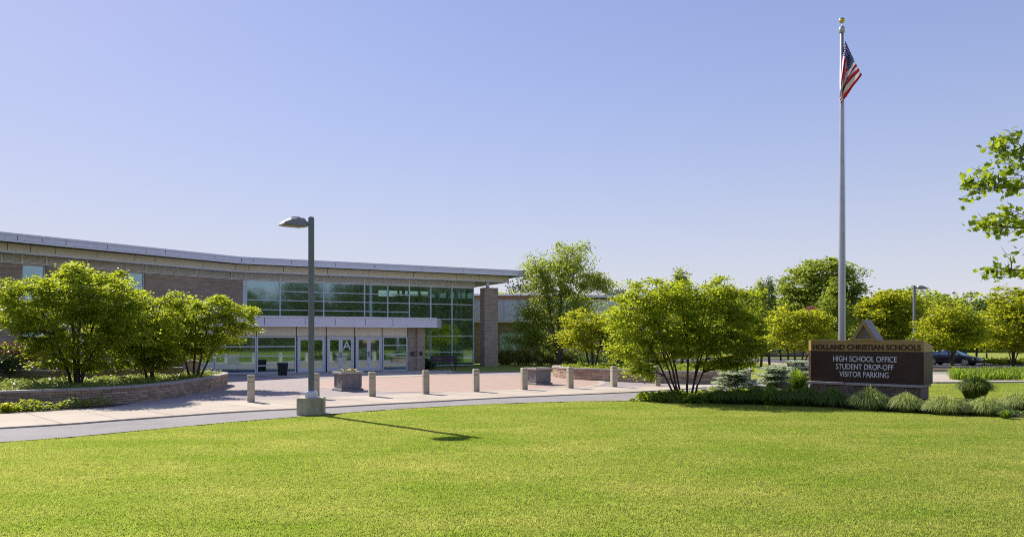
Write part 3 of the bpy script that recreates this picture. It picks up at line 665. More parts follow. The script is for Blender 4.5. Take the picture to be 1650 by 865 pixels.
# ------------------------------------------------------------------ masonry planters
unit = bpy.data.meshes.new('brick'); unit.from_pydata([(x, y, z) for z in (-.5, .5) for x, y in ((-.5, -.5), (.5, -.5), (.5, .5), (-.5, .5))], [], [(3, 2, 1, 0), (4, 5, 6, 7), (0, 1, 5, 4), (1, 2, 6, 5), (2, 3, 7, 6), (3, 0, 4, 7)]); unit.materials.append(MT['brick_piece'])
capm = unit.copy(); capm.materials.clear(); capm.materials.append(MT['cap_stone'])
def polylen(p): return np.r_[0, np.cumsum(np.hypot(*np.diff(np.array(p), axis=0).T))]
def masonry(thing, pts, z0, courses, ch, th, outside, limit=300, capw=.34, bl=.36, x_min=-99, mesh=None):
    """courses of bricks on the outer face of a wall that follows pts, with a mortar core and cap stones"""
    D = polylen(pts); Pn = np.array(pts); L = D[-1]
    def at(s_):
        x = np.interp(s_, D, Pn[:, 0]); y = np.interp(s_, D, Pn[:, 1]); e = .15
        x1 = np.interp(min(L, s_+e), D, Pn[:, 0]); y1 = np.interp(min(L, s_+e), D, Pn[:, 1]); x0 = np.interp(max(0, s_-e), D, Pn[:, 0]); y0 = np.interp(max(0, s_-e), D, Pn[:, 1])
        return x, y, math.atan2(y1-y0, x1-x0)
    top = z0+courses*ch
    core = MB(); n = max(3, int(L/.4)); off = outside
    row = []
    for k in range(n+1):
        x, y, a = at(L*k/n); nx_, ny_ = math.sin(a)*off, -math.cos(a)*off
        row.append(((x-nx_*.03, y-ny_*.03), (x-nx_*th, y-ny_*th)))
    for (a0, b0), (a1, b1) in zip(row, row[1:]): core.hexa([(*a0, z0-.1), (*a1, z0-.1), (*b1, z0-.1), (*b0, z0-.1)], [(*a0, top), (*a1, top), (*b1, top), (*b0, top)])
    core.build('wall_core', MT['mortar' if mesh is None else 'seam'], thing); mesh = mesh or unit
    (ox, oy, oz), _ = parent_world(thing); rest = MB(); cnt = 0; r = random.Random(5)
    for c in range(courses):
        s_ = -r.random()*bl*.6
        while s_ < L:
            l = bl*r.uniform(.65, 1.25); a0, a1 = max(0, s_), min(L, s_+l)
            if a1-a0 > .06:
                x, y, a = at((a0+a1)/2); nx_, ny_ = math.sin(a)*off, -math.cos(a)*off; pr_ = r.uniform(-.008, .012)
                cc = (x-nx_*(.04-pr_), y-ny_*(.04-pr_), z0+(c+.5)*ch); d = (a1-a0-.012, .09, ch-.012)
                if cnt < limit and x > x_min:
                    o = bpy.data.objects.new('brick', mesh); COL.objects.link(o); o.parent = thing; o.location = (cc[0]-ox, cc[1]-oy, cc[2]-oz); o.scale = d; o.rotation_euler[2] = a; cnt += 1
                else: rest.box(cc, d, a)
            s_ += l
    if rest.v: tag(rest.build('brick_rest', MT['brick_piece'], thing), kind='stuff')
    s_ = 0
    while s_ < L-.1:
        l = min(.62, L-s_); x, y, a = at(s_+l/2); nx_, ny_ = math.sin(a)*off, -math.cos(a)*off
        o = bpy.data.objects.new('cap_stone', capm); COL.objects.link(o); o.parent = thing; k = capw/2-.05
        o.location = (x-nx_*k-ox, y-ny_*k-oy, top+.04-oz); o.scale = (l-.012, capw, .075); o.rotation_euler[2] = a; s_ += l
pl_pts = smooth_pts([(-22, 17.5), (-17.6, 19.7), (-14.8, 21.35), (-13.3, 22.4), (-12.35, 23.5), (-11.85, 24.9), (-11.75, 26.6), (-11.85, 28.6), (-12.1, 30.9), (-12.75, 33.2), (-14.6, 34.9), (-17, 35.4)], .3)
pA = empty('curved_planter_wall', (-13, 24, 0), 'long curved brick planter wall with stone caps under the leafy trees, beside the road', 'planter wall')
masonry(pA, pl_pts, .03, 6, .08, .3, 1, 300, x_min=-15.6)
soilA = [p for p in pl_pts]+[(-30, 34), (-30, 18)]
tag(MB().add([(x, y, .44) for x, y in [(q[0]-.12, q[1]+.05) for q in pl_pts]+[(-30, 34), (-30, 18)]], [tuple(range(len(soilA)))]).build('planter_soil_ground', MT['soil']), kind='structure')
pB = empty('upper_planter_wall', (-17, 29, .45), 'straight low brick wall standing in the raised bed behind the tree trunks', 'planter wall')
masonry(pB, smooth_pts([(-24, 26.5), (-20, 28.2), (-17, 29.8), (-14.2, 32.2)], .4), .44, 4, .085, .3, 1, 200, x_min=-21)
x, y = -13.9, 32.5; MB().box((x, y, .75), (.45, .45, .7), .7).build('end_post', MT['brick_left'], pB); MB().box((x, y, 1.12), (.52, .52, .07), .7).build('post_cap', MT['cap_stone'], pB)
pr_pts = smooth_pts([(3.9, 42.3), (2.55, 41.2), (2.2, 40.0), (2.45, 38.7), (3.1, 37.3), (4.73, 35.7), (6.5, 34.35), (8.2, 33.7), (9.9, 34.0), (11.2, 35.2), (12, 37.5)], .3)
pC = empty('round_planter_wall', (6, 36, 0), 'rounded brick planter wall with pale cap across the plaza, behind the right-hand bollards', 'planter wall')
masonry(pC, pr_pts, .04, 6, .085, .3, 1, 300)
tag(MB().add([(x, y, .48) for x, y in [(q[0]+.05, q[1]+.1) for q in pr_pts]+[(11, 44), (5, 45)]], [tuple(range(len(pr_pts)+2))]).build('planter_soil_ground', MT['soil']), kind='structure')

# ------------------------------------------------------------------ bollards, pots, bin, bench
def copy_thing(src, loc, rz=None, **kw):
    r = src.copy(); COL.objects.link(r); r.location = loc
    if rz is not None: r.rotation_euler[2] = rz
    for k, v in kw.items(): r[k] = v
    for ch in list(src.children):
        c = ch.copy(); COL.objects.link(c); c.parent = r
        for g in ch.children: d = g.copy(); COL.objects.link(d); d.parent = c
    return r
BL = [(404.5, 649.6, 'leftmost bollard, nearest the curved planter wall'), (509, 644.3, 'concrete bollard half hidden behind the lamp post'), (599.6, 640.6, 'concrete bollard just right of the stone planter with yellow flowers'),
      (686, 636.5, 'concrete bollard in front of the brick pier and bench'), (767, 632.7, 'concrete bollard in front of the corner of the tall glass hall'), (844.5, 629.5, 'concrete bollard at the left edge of the empty stone planter box'),
      (918.5, 627, 'concrete bollard in front of the rounded left end of the brick planter'), (989, 624.8, 'concrete bollard in front of the middle of the round planter wall'), (1058.5, 623.3, 'rightmost bollard, partly behind the leaning tree branches')]
proto = None
for px, py, lb in BL:
    x, y = G(px, py)
    rz = .35
    if proto is None:
        proto = empty('bollard', (x, y, .05), lb, 'bollard', 'square concrete bollards along the plaza kerb', rz)
        q = .115; b = MB()
        def sq(h): return [(-h, -h), (h, -h), (h, h), (-h, h)]
        b.prism(sq(q), 0, .64); b.prism(sq(q-.012), .641, .655); b.prism(sq(q), .656, .79); b.prism(sq(q-.012), .791, .803); 
        o = link('shaft', None or bpy.data.meshes.new('shaft'), None, proto); o.data.from_pydata(b.v, [], b.f); o.data.materials.append(MT['concrete_bollard']); bevel(o, .008)
        b = MB().prism(sq(q), .804, .85).prism(sq(q), .85, .872, sq(q-.03))
        o = link('cap', bpy.data.meshes.new('cap'), None, proto); o.data.from_pydata(b.v, [], b.f); o.data.materials.append(MT['concrete_bollard'])
    else: copy_thing(proto, (x, y, .05), rz+random.uniform(-.06, .06), label=lb)

def pot(px, py, rz, lb, flowers):
    x, y = G(px, py); t = empty('stone_planter', (x, y, .045), lb, 'planter', 'square stone planter boxes on the plaza', rz)
    def lo(b, name, m, bev=.01):
        me = bpy.data.meshes.new(name); me.from_pydata(b.v, [], b.f); o = link(name, me, m, t)
        if bev: bevel(o, bev)
        return o
    def sq(h): return [(-h, -h), (h, -h), (h, h), (-h, h)]
    lo(MB().prism(sq(.47), 0, .07).prism(sq(.455), .07, .11, sq(.41)), 'base', MT['cast_stone'])
    lo(MB().prism(sq(.385), .105, .66, sq(.41)), 'body', MT['cast_stone'])
    b = MB()
    for k in range(4):                           # raised corner strips and rails frame each face
        M = Matrix.Rotation(k*math.pi/2, 4, 'Z')
        for q, d in (((-.345, -.405, .39), (.08, .03, .5)), ((.345, -.405, .39), (.08, .03, .5)), ((0, -.40, .6), (.61, .028, .07)), ((0, -.397, .17), (.61, .028, .08))):
            c = M @ Vector(q); b.box(c, d, k*math.pi/2)
    lo(b, 'face_moulding', MT['cast_stone'], 0)
    b = MB()
    for k in range(4):
        M = Matrix.Rotation(k*math.pi/2, 4, 'Z'); a = [M @ Vector(v) for v in ((-.47, -.47, .66), (.47, -.47, .66), (.37, -.37, .66), (-.37, -.37, .66))]
        b.hexa(a, [v+Vector((0, 0, .09)) for v in a])
    lo(b, 'rim', MT['cap_stone']); lo(MB().prism(sq(.37), .64, .70), 'soil', MT['soil'], 0)
    return t, x, y
FLB = ['small yellow flower at the '+q+' of the stone planter by the A doors' for q in ('left rim', 'right rim', 'front edge', 'back edge', 'centre', 'left front corner', 'right back corner')]
SLB = ['small green seedling '+q+' in the planter box near the round wall' for q in ('leftmost', 'in the middle', 'rightmost')]
p1, x1, y1 = pot(560.5, 630.5, .62, 'square stone planter with yellow flowers, in front of the A doors', True)
p2, x2, y2 = pot(867, 620.5, .62, 'square stone planter beside a bollard near the round brick wall', False)
for (x, y, n, col) in ((x1, y1, 7, True), (x2, y2, 3, False)):
    r = random.Random(4)
    for k in range(n):
        fx, fy = x+((-.28, 0), (.28, .02), (.03, -.26), (0, .27), (.02, .02), (-.2, -.2), (.2, .2))[k][0], y+((-.28, 0), (.28, .02), (.03, -.26), (0, .27), (.02, .02), (-.2, -.2), (.2, .2))[k][1]; 
        if not col: fx, fy = x+(-.22, -.02, .2)[k], y+(.0, .05, -.04)[k]
        fl = empty('flower' if col else 'seedling', (fx, fy, .74), (FLB if col else SLB)[k], 'flower' if col else 'plant', 'yellow flowers in the stone planter' if col else 'small plants in the right-hand stone planter')
        V = []
        for j in range(26):
            a = r.uniform(0, 6.28); e = r.uniform(-.2, 1.2); L = r.uniform(.05, .11); c = Vector((fx, fy, .75)); d = Vector((math.cos(a)*math.cos(e), math.sin(a)*math.cos(e), math.sin(e))); sd = d.cross(Vector((0, 0, 1))).normalized()*.02
            V.append([c, c+d*L*.5+sd, c+d*L, c+d*L*.5-sd])
        quads('leaf_rosette', np.array(V), MT['leaf_bed'], fl, np.random.rand(len(V)))
        if col:
            b = MB()
            for j in range(9):
                a = j*.7; c = (fx+math.cos(a)*.05, fy+math.sin(a)*.05, .85+.01*(j % 3)); b.box(c, (.06, .045, .012), a, .3)
            b.build('petals', MT['petal'], fl)
# litter bin
x, y = G(455.5, 606.5); t = empty('litter_bin', (x, y, .06), 'dark slatted metal litter bin beside the entrance glass', 'bin')
MB().lathe([(.20, .02), (.22, .62)], (x, y, .06), 20).build('liner', MT['dark'], t, True)
MB().lathe([(.25, .60), (.29, .62), (.29, .70), (.22, .72), (.20, .70), (.20, .66)], (x, y, .06), 24).build('rim', MT['dark_metal'], t, True)
MB().lathe([(.21, 0), (.23, .0), (.23, .06), (.20, .06)], (x, y, .06), 24).build('base', MT['dark_metal'], t, True)
for k in range(18):
    a = k*math.pi/9; ca, sa_ = math.cos(a), math.sin(a)
    b = MB().tube([(x+ca*.225, y+sa_*.225, .10), (x+ca*.245, y+sa_*.245, .4), (x+ca*.28, y+sa_*.28, .70)], [.018]*3, 4); b.build('slat', MT['dark_metal'], t)
# bench with a solid slatted back, facing the plaza
x, y = G(714.5, 597); bz = .06; t = empty('bench', (x, y, bz), 'dark maroon bench in the shade in front of the tall glass wall', 'bench', rz=.12)
def bb(name, c, d, rx=0, par=t): 
    me = bpy.data.meshes.new(name); q = MB().box(c, d, 0, rx); me.from_pydata(q.v, [], q.f); return bevel(link(name, me, MT['bench'], par), .006)
for k in range(5): bb('slat', (0, -.22+k*.1, .44), (1.66, .085, .03))
for k in range(4): bb('slat', (0, .27+k*.028, .55+k*.105), (1.66, .03, .095), -.26)
for s in (-1, 1):
    bb('leg', (s*.78, -.2, .22), (.06, .06, .43)); bb('leg', (s*.78, .24, .22), (.06, .06, .43)); bb('back_post', (s*.78, .34, .66), (.05, .04, .5), -.26)
    me = bpy.data.meshes.new('arm'); q = MB().tube([(s*.86, -.22, .3), (s*.86, -.26, .55), (s*.86, -.12, .66), (s*.86, .15, .66), (s*.86, .36, .64)], .03, 8); me.from_pydata(q.v, [], q.f); link('arm', me, MT['bench'], t)

# ------------------------------------------------------------------ lamps
def lamp(px, Y, base_z, top_z, wd, head_dir, lb, big=True, group=None):
    x = P(px, Y); t = empty('street_lamp', (x, Y, base_z), lb, 'street lamp', group)
    if big:
        bw = .70; b = MB().box((x, Y, .235), (bw, .62, .47), .12); o = bevel(b.build('plinth', MT['concrete_old'], t), .02)
        z = .47; b = MB().box((x, Y, z+.075), (.32, .32, .15), .2).box((x, Y, z+.16), (.25, .25, .04), .2); bevel(b.build('base_cover', MT['metal_trim'], t), .01)
    else: z = base_z
    bevel(MB().box((x, Y, (z+.15+top_z)/2), (wd, wd, top_z-z-.15), .2).build('pole', MT['lamp_paint'], t), .012)
    MB().prism([(x+wd*.55*math.cos(a+.985), Y+wd*.55*math.sin(a+.985)) for a in [k*math.pi/2 for k in range(4)]], top_z, top_z+.03, [(x, Y)]*4 if False else [(x+wd*.1*math.cos(a+.985), Y+wd*.1*math.sin(a+.985)) for a in [k*math.pi/2 for k in range(4)]]).build('cap', MT['lamp_paint'], t)
    a = head_dir; M = Matrix.Translation((x, Y, top_z-.2)) @ Matrix.Rotation(a, 4, 'Z')
    s = 1 if big else 1.15
    def T(pts): return [M @ Vector((p[0]*s, p[1]*s, p[2]*s)) for p in pts]
    b = MB().hexa(T([(.03, -.05, -.04), (.26, -.05, -.04), (.26, .05, -.04), (.03, .05, -.04)]), T([(.03, -.05, .07), (.26, -.05, .06), (.26, .05, .06), (.03, .05, .07)])); b.build('arm', MT['lamp_paint'], t)
    # head: loft of rounded sections
    secs = [(.14, .10, .16), (.24, .20, .24), (.42, .25, .25), (.62, .25, .20), (.80, .21, .10), (.85, .18, .03)]; b = MB(); n = 9
    for (u, hw, h) in secs:
        b.v += [tuple(v) for v in T([(u, hw*math.cos(k*math.pi/(n-1))*(1 if 0 < k < n-1 else 1.04), -.08+h*max(0, math.sin(k*math.pi/(n-1)))**.35) for k in range(n)])]
    for i in range(len(secs)-1):
        for k in range(n-1): b.f.append((i*n+k, i*n+k+1, (i+1)*n+k+1, (i+1)*n+k))
        b.f.append((i*n+n-1, i*n, (i+1)*n, (i+1)*n+n-1))
    b.f.append(tuple(range(n))); b.f.append(tuple(range(len(secs)*n-1, (len(secs)-1)*n-1, -1)))
    hd = b.build('lamp_head', MT['lamp_head'], t, False)
    q = T([(.27, -.17, -.10), (.74, -.15, -.10), (.74, .15, -.10), (.27, .17, -.10)]); MB().hexa(q, [v+Vector((0, 0, .018)) for v in q]).build('lens', MT['lens'], hd)
    q = T([(.36, -.08, .165), (.58, -.07, .13), (.58, .07, .13), (.36, .08, .165)]); MB().hexa(q, [v+Vector((0, 0, .03)) for v in q]).build('cover', MT['metal_trim'], hd)
lamp(501.6, 20.6, 0, ZZ(350.5, 20.6), .155, R(215), 'tall square grey lamp post on a mossy concrete plinth at the lawn edge')
lamp(1473, 62, -.3, ZZ(460, 62), .17, R(-20), 'far parking lot lamp rising behind the right end of the sign', False, 'parking lot lamps')
lamp(1488, 110, -.3, ZZ(480.5, 110), .2, R(-10), 'small distant parking lot lamp among the treetops right of the taller lamp', False, 'parking lot lamps')

# ------------------------------------------------------------------ flagpole and flag
FY = 29; fx = P(1356.5, FY); zt = ZZ(53, FY)
t = empty('flagpole', (fx, FY, 0), 'tall tapered silver flagpole with a gold ball, behind the school sign', 'flagpole')
MB().lathe([(.132, 0), (.13, 2), (.125, 4), (.105, 7.5), (.08, 11), (.066, zt)], (fx, FY, 0), 20).build('pole', MT['pole_steel'], t, True)
MB().lathe([(.19, 0), (.19, .05), (.14, .12), (.12, .12)], (fx, FY, .0), 20).build('base_collar', MT['pole_steel'], t, True)
MB().lathe([(.07, 0), (.105, .02), (.105, .19), (.085, .25), (.03, .27), (.018, .28), (.018, .40)], (fx, FY, zt-.02), 20).build('truck', MT['pole_steel'], t, True)
MB().lathe([(.11*math.sin(k*math.pi/12), -.11*math.cos(k*math.pi/12)) for k in range(13)], (fx, FY, ZZ(33.5, FY)), 20).build('ball', MT['brass'], t, True)
MB().tube([(fx+.13, FY-.03, 1.2), (fx+.1, FY-.03, ZZ(70, FY))], .008, 5).build('halyard', MT['sign_letter'], t)
def fp(x, y): return ((1290+x/4.807), (10+y/4.807))
NU, NV = 56, 40; me = bpy.data.meshes.new('flag'); vs = []; uvs = []
def lerp(a, c, k): return (a[0]+(c[0]-a[0])*k, a[1]+(c[1]-a[1])*k)
rows = [(0, (465, 545), (348, 690), (308, 766)), (.25, (434, 487), (344, 600), (300, 745)), (.5, (403, 428), (346, 520), (314, 735)), (.75, (370, 360), (336, 470), (303, 722)), (1, (333, 285), (312, 420), (294, 700))]
for j in range(NV+1):
    v = j/NV; i = min(3, int(v*4)); k = v*4-i; a, c = rows[i], rows[i+1]
    p0, p1, p2 = (lerp(a[q], c[q], k) for q in (1, 2, 3))
    for ii in range(NU+1):
        u = ii/NU; kn = .42+.1*v
        if u < kn: s_ = u/kn; x, y = lerp(p0, p1, s_)
        else: s_ = (u-kn)/(1-kn); x, y = lerp(p1, p2, s_)
        px, py = fp(x+(14*math.sin(v*16+u*5)*u**1.2*(1-.3*v)), y)
        dy = -.06+.16*math.sin(v*19+u*3)*min(1, u*2.2+.12)+.05*math.sin(u*17+v*4)
        vs.append((P(px, FY)*(1+dy/FY)+(0), FY+dy-.12, ZZ(py, FY))); uvs.append((u, v))
fs = [(j*(NU+1)+i, j*(NU+1)+i+1, (j+1)*(NU+1)+i+1, (j+1)*(NU+1)+i) for j in range(NV) for i in range(NU)]
me.from_pydata(vs, [], fs); ul = me.uv_layers.new(name='UVMap')
for l in me.loops: ul.data[l.index].uv = uvs[l.vertex_index]
me.polygons.foreach_set('use_smooth', [True]*len(me.polygons))
fo = link('flag', me, MT['flag_cloth']); tag(fo, 'drooping flag with red and white stripes and white stars on blue, hanging from the pole', 'flag')
sm = fo.modifiers.new('s', 'SOLIDIFY'); sm.thickness = .004

# ------------------------------------------------------------------ the sign
SA, SB = Vector((P(1303, 26.4), 26.4, 0)), Vector((P(1488.5, 24), 24, 0))
sd = (SB-SA).normalized(); SP = Pl(SA.x, SA.y, d=(sd.x, sd.y)); SL = (SB-SA).length
sn = empty('school_sign', (SA.x, SA.y, 0), 'wide brown and gold entrance sign with white lettering on a low brick base', 'sign')
ZT, ZB, ZG, SDp = 2.035, .60, 1.655, 1.25
def signbody(z0, z1, inset=0, cut=False):
    b = MB(); a = [SP.pt(.08, 0), SP.pt(SL, 0), SP.pt(SL, -SDp), SP.pt(.08, -SDp), SP.pt(-.07, -SDp*.5)]
    a = [SP.pt(-.05, -.14), SP.pt(.08, 0), SP.pt(SL, 0), SP.pt(SL, -SDp), SP.pt(0, -SDp)]
    if not cut: return b.prism(a, z0, z1)
    n = 5; lowc = z1-.19
    vs = [(*p, z0) for p in a]+[(*a[0], z1), (*a[1], z1), (*a[2], z1), (*a[3], lowc), (*a[4], z1), (*SP.pt(SL-.35, -SDp), z1)]
    # 5..9 tops, 10 = inset back point
    return b.add(vs, [(4, 3, 2, 1, 0), (0, 1, 6, 5), (1, 2, 7, 6), (2, 3, 8, 7), (3, 4, 9, 10, 8), (4, 0, 5, 9), (5, 6, 7, 10, 9), (7, 8, 10)])
signbody(ZB, ZG-.004).build('brown_panel', MT['sign_brown'], sn)
gb = signbody(ZG, ZT, cut=True).build('gold_band', MT['sign_gold'], sn)
gb.data.materials.append(MT['sign_grey']); gb.data.polygons[6].material_index = 1; gb.data.polygons[7].material_index = 1
MB().pbox(SP, .0, SL, ZG-.006, ZG+.006, 0, .006).build('joint_strip', MT['dark'], sn)
# cap slabs and brick base
us = [-.05, SL*.34, SL*.66, SL-.02]
for a, c in zip(us, us[1:]): bevel(MB().pbox(SP, a+.006, c-.006, .50, .592, -SDp+.1, .09).build('base_slab', MT['cap_stone'], sn), .01)
unitd = unit.copy(); unitd.materials.clear(); unitd.materials.append(MT['brick_shaded'])
masonry(sn, [SP.pt(.05, .02), SP.pt(SL*.3, .02), SP.pt(SL*.6, .02), SP.pt(SL-.14, .02)], 0.0, 6, .08, .9, 1, 120, capw=.01, bl=.3, mesh=unitd)
for o in list(sn.children):
    if o.name.startswith('cap_stone'): bpy.data.objects.remove(o)
MB().pbox(SP, SL-.14, SL-.08, -.05, .495, -SDp+.2, -.03).build('base_end_wall', MT['brick_shaded'], sn)
def text(body, px0, px1, ymid_l, ymid_r, hpx, m, par, bold=0, off=.012):
    cu = bpy.data.curves.new('lettering', 'FONT'); cu.body = body; cu.size = 1; cu.align_x = 'LEFT'; cu.extrude = .012; cu.offset = bold
    me = font_mesh(cu); o = link('lettering', me, m, par); xs_ = [v.co.x for v in me.vertices]; ys_ = [v.co.y for v in me.vertices]
    u0, u1 = SP.u(px0, off), SP.u(px1, off); wd = max(xs_)-min(xs_); x, y = SP.pt(u0, off); _, Yr = SP.pt(u1, off)
    z = ZZ(ymid_l, y); h = hpx*((y+Yr)/2)/F
    o.scale = ((u1-u0)/wd, h/(max(ys_)-min(ys_)), 1); par_l, _ = parent_world(par)
    o.location = (x-par_l[0], y-par_l[1], z-h/2-par_l[2]); o.rotation_euler = (R(90), 0, SP.rz())
    return o
text('HOLLAND CHRISTIAN SCHOOLS', 1309, 1483, 558.3, 558, 8.8, MT['sign_dark_letter'], sn, .02)
text('HIGH SCHOOL OFFICE', 1341.8, 1444.3, 577.3, 578, 8.8, MT['sign_letter'], sn, .002)
text('STUDENT DROP-OFF', 1346.8, 1439.3, 589.8, 591, 8.8, MT['sign_letter'], sn, .002)
text('VISITOR PARKING', 1352.8, 1432, 601.9, 603.5, 8.8, MT['sign_letter'], sn, .002)
# triangular emblem
def em(px, py, off): u = SP.u(px, off); x, y = SP.pt(u, off); return Vector((x, y, ZZ(py, y)))
def trib(A_, B_, C_, o0, o1, name, m, par):
    b = MB(); f = [em(*p, o1) for p in (A_, B_, C_)]; dn = Vector((SP.n[0], SP.n[1], 0))*(o1-o0); g = [v-dn for v in f]
    b.add(f+g, [(0, 1, 2), (5, 4, 3), (0, 3, 4, 1), (1, 4, 5, 2), (2, 5, 3, 0)]); return b.build(name, m, par)
zt0 = 548.6
emb = MB()
out = [(1370.5, 549), (1412, 549), (1391.3, 515.5)]; inn = [(1377.5, 545.3), (1405, 545.3), (1391.2, 523.8)]
fo_, fi = [em(*p, .03) for p in out], [em(*p, .03) for p in inn]; dn = Vector((SP.n[0], SP.n[1], 0))*.10; bo, bi = [v-dn for v in fo_], [v-dn for v in fi]
for k in range(3):
    j = (k+1) % 3; emb.hexa([fo_[k], fo_[j], fi[j], fi[k]], [bo[k], bo[j], bi[j], bi[k]])
emo = emb.build('emblem_frame', MT['sign_gold'], sn)
q = [(1374, 548.2), (1408.5, 548.2), (1391.3, 519)]
trib(*q, -.55, -.075, 'emblem_body', MT['sign_grey'], sn)
f0 = [em(*p, .024) for p in (out[1], out[2])]; dn = Vector((SP.n[0], SP.n[1], 0))*.85; ou = Vector((SP.d[0]*.02, SP.d[1]*.02, .015))
MB().hexa([f0[0], f0[1], f0[1]-dn, f0[0]-dn], [v+ou for v in (f0[0], f0[1], f0[1]-dn, f0[0]-dn)]).build('emblem_roof', MT['sign_grey'], sn)
f0 = [em(*p, .024) for p in (out[0], out[2])]; ou = Vector((-SP.d[0]*.02, -SP.d[1]*.02, .015))
MB().hexa([f0[0], f0[1], f0[1]-dn, f0[0]-dn], [v+ou for v in (f0[0], f0[1], f0[1]-dn, f0[0]-dn)]).build('emblem_roof', MT['sign_grey'], sn)
def stroke(pts, r=.012): MB().tube([em(*p, -.03) for p in pts], r, 6).build('emblem_stroke', MT['sign_gold'], sn)
stroke([(1383.5, 545), (1387.5, 538.5), (1391, 534.8)], .016); stroke([(1391, 530), (1391, 540)], .012); stroke([(1387, 539.5), (1394, 538.8), (1403, 538.6)], .010); stroke([(1391, 535), (1396.5, 539)], .012); stroke([(1377, 546.5), (1391, 543.6), (1406, 546.5)], .014)
# planting bed under the sign
bed = [(4.1, 25.0)]+[(x, bed_front(x)) for x in np.arange(4.3, 17.5, .6)]+[(17.6, 24.0), (15.5, 26), (13.5, 30.5), (8.6, 28.4), (5.6, 26.1)]
tag(MB().add([(x, y, -.004) for x, y in bed], [tuple(range(len(bed)))]).build('planting_bed_ground', MT['mulch']), kind='structure')

# ------------------------------------------------------------------ foliage
def rot_basis(n):
    up = np.array((0, 0, 1.)); a = np.cross(n, np.random.randn(*n.shape)); a /= np.linalg.norm(a, axis=1)[:, None]+1e-9; b_ = np.cross(n, a); return a, b_
def leaf_quads(C, size, nbias=1.0, jit=.75, asp=.6, droop=0, seed=0):
    r = np.random.RandomState(seed); np.random.seed(seed); n = len(C); nn = r.randn(n, 3)*jit; nn[:, 2] += nbias
    nn /= np.linalg.norm(nn, axis=1)[:, None]+1e-9; a, b_ = rot_basis(nn)
    if droop: a[:, 2] -= droop; a /= np.linalg.norm(a, axis=1)[:, None]; b_ = np.cross(nn, a); b_ /= np.linalg.norm(b_, axis=1)[:, None]+1e-9
    s = (size*(.65+.7*r.rand(n)))[:, None]; l = a*s*.5; w_ = b_*s*.5*asp; V = np.empty((n, 4, 3)); cv = nn*s*.12
    V[:, 0] = C-l; V[:, 1] = C+w_+cv-l*.15; V[:, 2] = C+l-cv; V[:, 3] = C-w_+cv-l*.15
    return V
def ell_points(r, lobe, n, shell=.55):
    c = np.array(lobe[:3]); rad = np.array(lobe[3:6]); d = r.randn(n, 3); d /= np.linalg.norm(d, axis=1)[:, None]; q = (shell+(1-shell)*r.rand(n)**.8)*(1+.28*(r.rand(n) > .8)*r.rand(n)); q = q[:, None]
    return c+d*q*rad
def tree(name, label, cat, base, stems, lobes, sprays, per, lsize, m, seed, group=None, spr=.34, flat=.35, bark='bark', r0=.06, jit=.75, droop=0, trunk_name='trunk', shell=.5, limbs=70, zmin=None, asp=.6):
    """stems: list of end points (world); lobes: ellipsoids that give the crown its outline"""
    r = np.random.RandomState(seed); t = empty(name, base, label, cat, group); B0 = np.array(base)
    vol = np.array([l[3]*l[4]*l[5] for l in lobes])**.75; cnt = np.maximum(2, (sprays*vol/vol.sum()).astype(int))
    SC = np.concatenate([ell_points(r, l, c, shell) for l, c in zip(lobes, cnt)]); 
    if zmin is not None: SC = SC[SC[:, 2] > zmin]
    # stems
    polys = []
    for k, (sx, sy, e, rr_) in enumerate(stems):
        e = np.array(e, float); st = B0+np.array((sx, sy, -.03)); mid = st*.5+e*.5; mid[2] += .12*(e[2]-st[2]); mid[:2] += r.randn(2)*.05*np.linalg.norm(e-st)
        mid[:2] = mid[:2]*.75+st[:2]*.25
        ts = np.linspace(0, 1, 9)[:, None]; q = (1-ts)**2*st+2*ts*(1-ts)*mid+ts**2*e; q[1:-1] += r.randn(7, 3)*.012*np.linalg.norm(e-st)*.5
        polys.append((q, np.linspace(rr_, rr_*.25, 9)))
    mbs = [MB() for _ in polys]
    for (q, rad), mb in zip(polys, mbs): mb.tube(q, list(rad), 7)
    idx = r.permutation(len(SC))[:limbs]
    for i in idx:
        tgt = SC[i]; best = None
        for pi, (q, rad) in enumerate(polys):
            dz = tgt[2]-q[:, 2]; cost = np.linalg.norm(q-tgt, axis=1)+np.where(dz < .1, 2.5, 0)-.35*np.clip(dz, 0, 1.2); j = int(np.argmin(cost[2:]))+2
            if best is None or cost[j] < best[0]: best = (cost[j], pi, j)
        _, pi, j = best; q, rad = polys[pi]; a = q[j]; mid = (a+tgt)/2; mid[2] += .08*np.linalg.norm(tgt-a); rb = min(rad[j]*.55, .012+.018*np.linalg.norm(tgt-a))
        ts = np.linspace(0, 1, 5)[:, None]; c = (1-ts)**2*a+2*ts*(1-ts)*mid+ts**2*tgt; mbs[pi].tube(c, list(np.linspace(rb, .004, 5)), 4, False)
    for mb in mbs: mb.build(trunk_name, MT[bark], t, True)
    n = len(SC); k = per; ang = r.rand(n)*6.28; C = np.repeat(SC, k, axis=0); sc = np.repeat(spr*(.45+.95*r.rand(n)), k)
    d = r.randn(n*k, 3)*np.c_[sc, sc, sc*flat]*.62
    C = C+d; C[:, 2] -= (d[:, 0]**2+d[:, 1]**2)*.25/np.maximum(spr, .1)*.5
    if zmin is not None: C = C[C[:, 2] > zmin-.15]
    V = leaf_quads(C, lsize, 1, jit, asp, droop, seed+1)
    quads('crown', V, MT[m], t, r.rand(len(V))); return t
SG = 'small multi-stemmed trees in the raised bed'
def L(px, py, Y, wpx, hpx, dp): return (P(px, Y), Y, ZZ(py, Y), wpx*Y/F/2, dp, hpx*Y/F/2)   # crown lobe seen at a pixel, wpx x hpx, half-depth dp
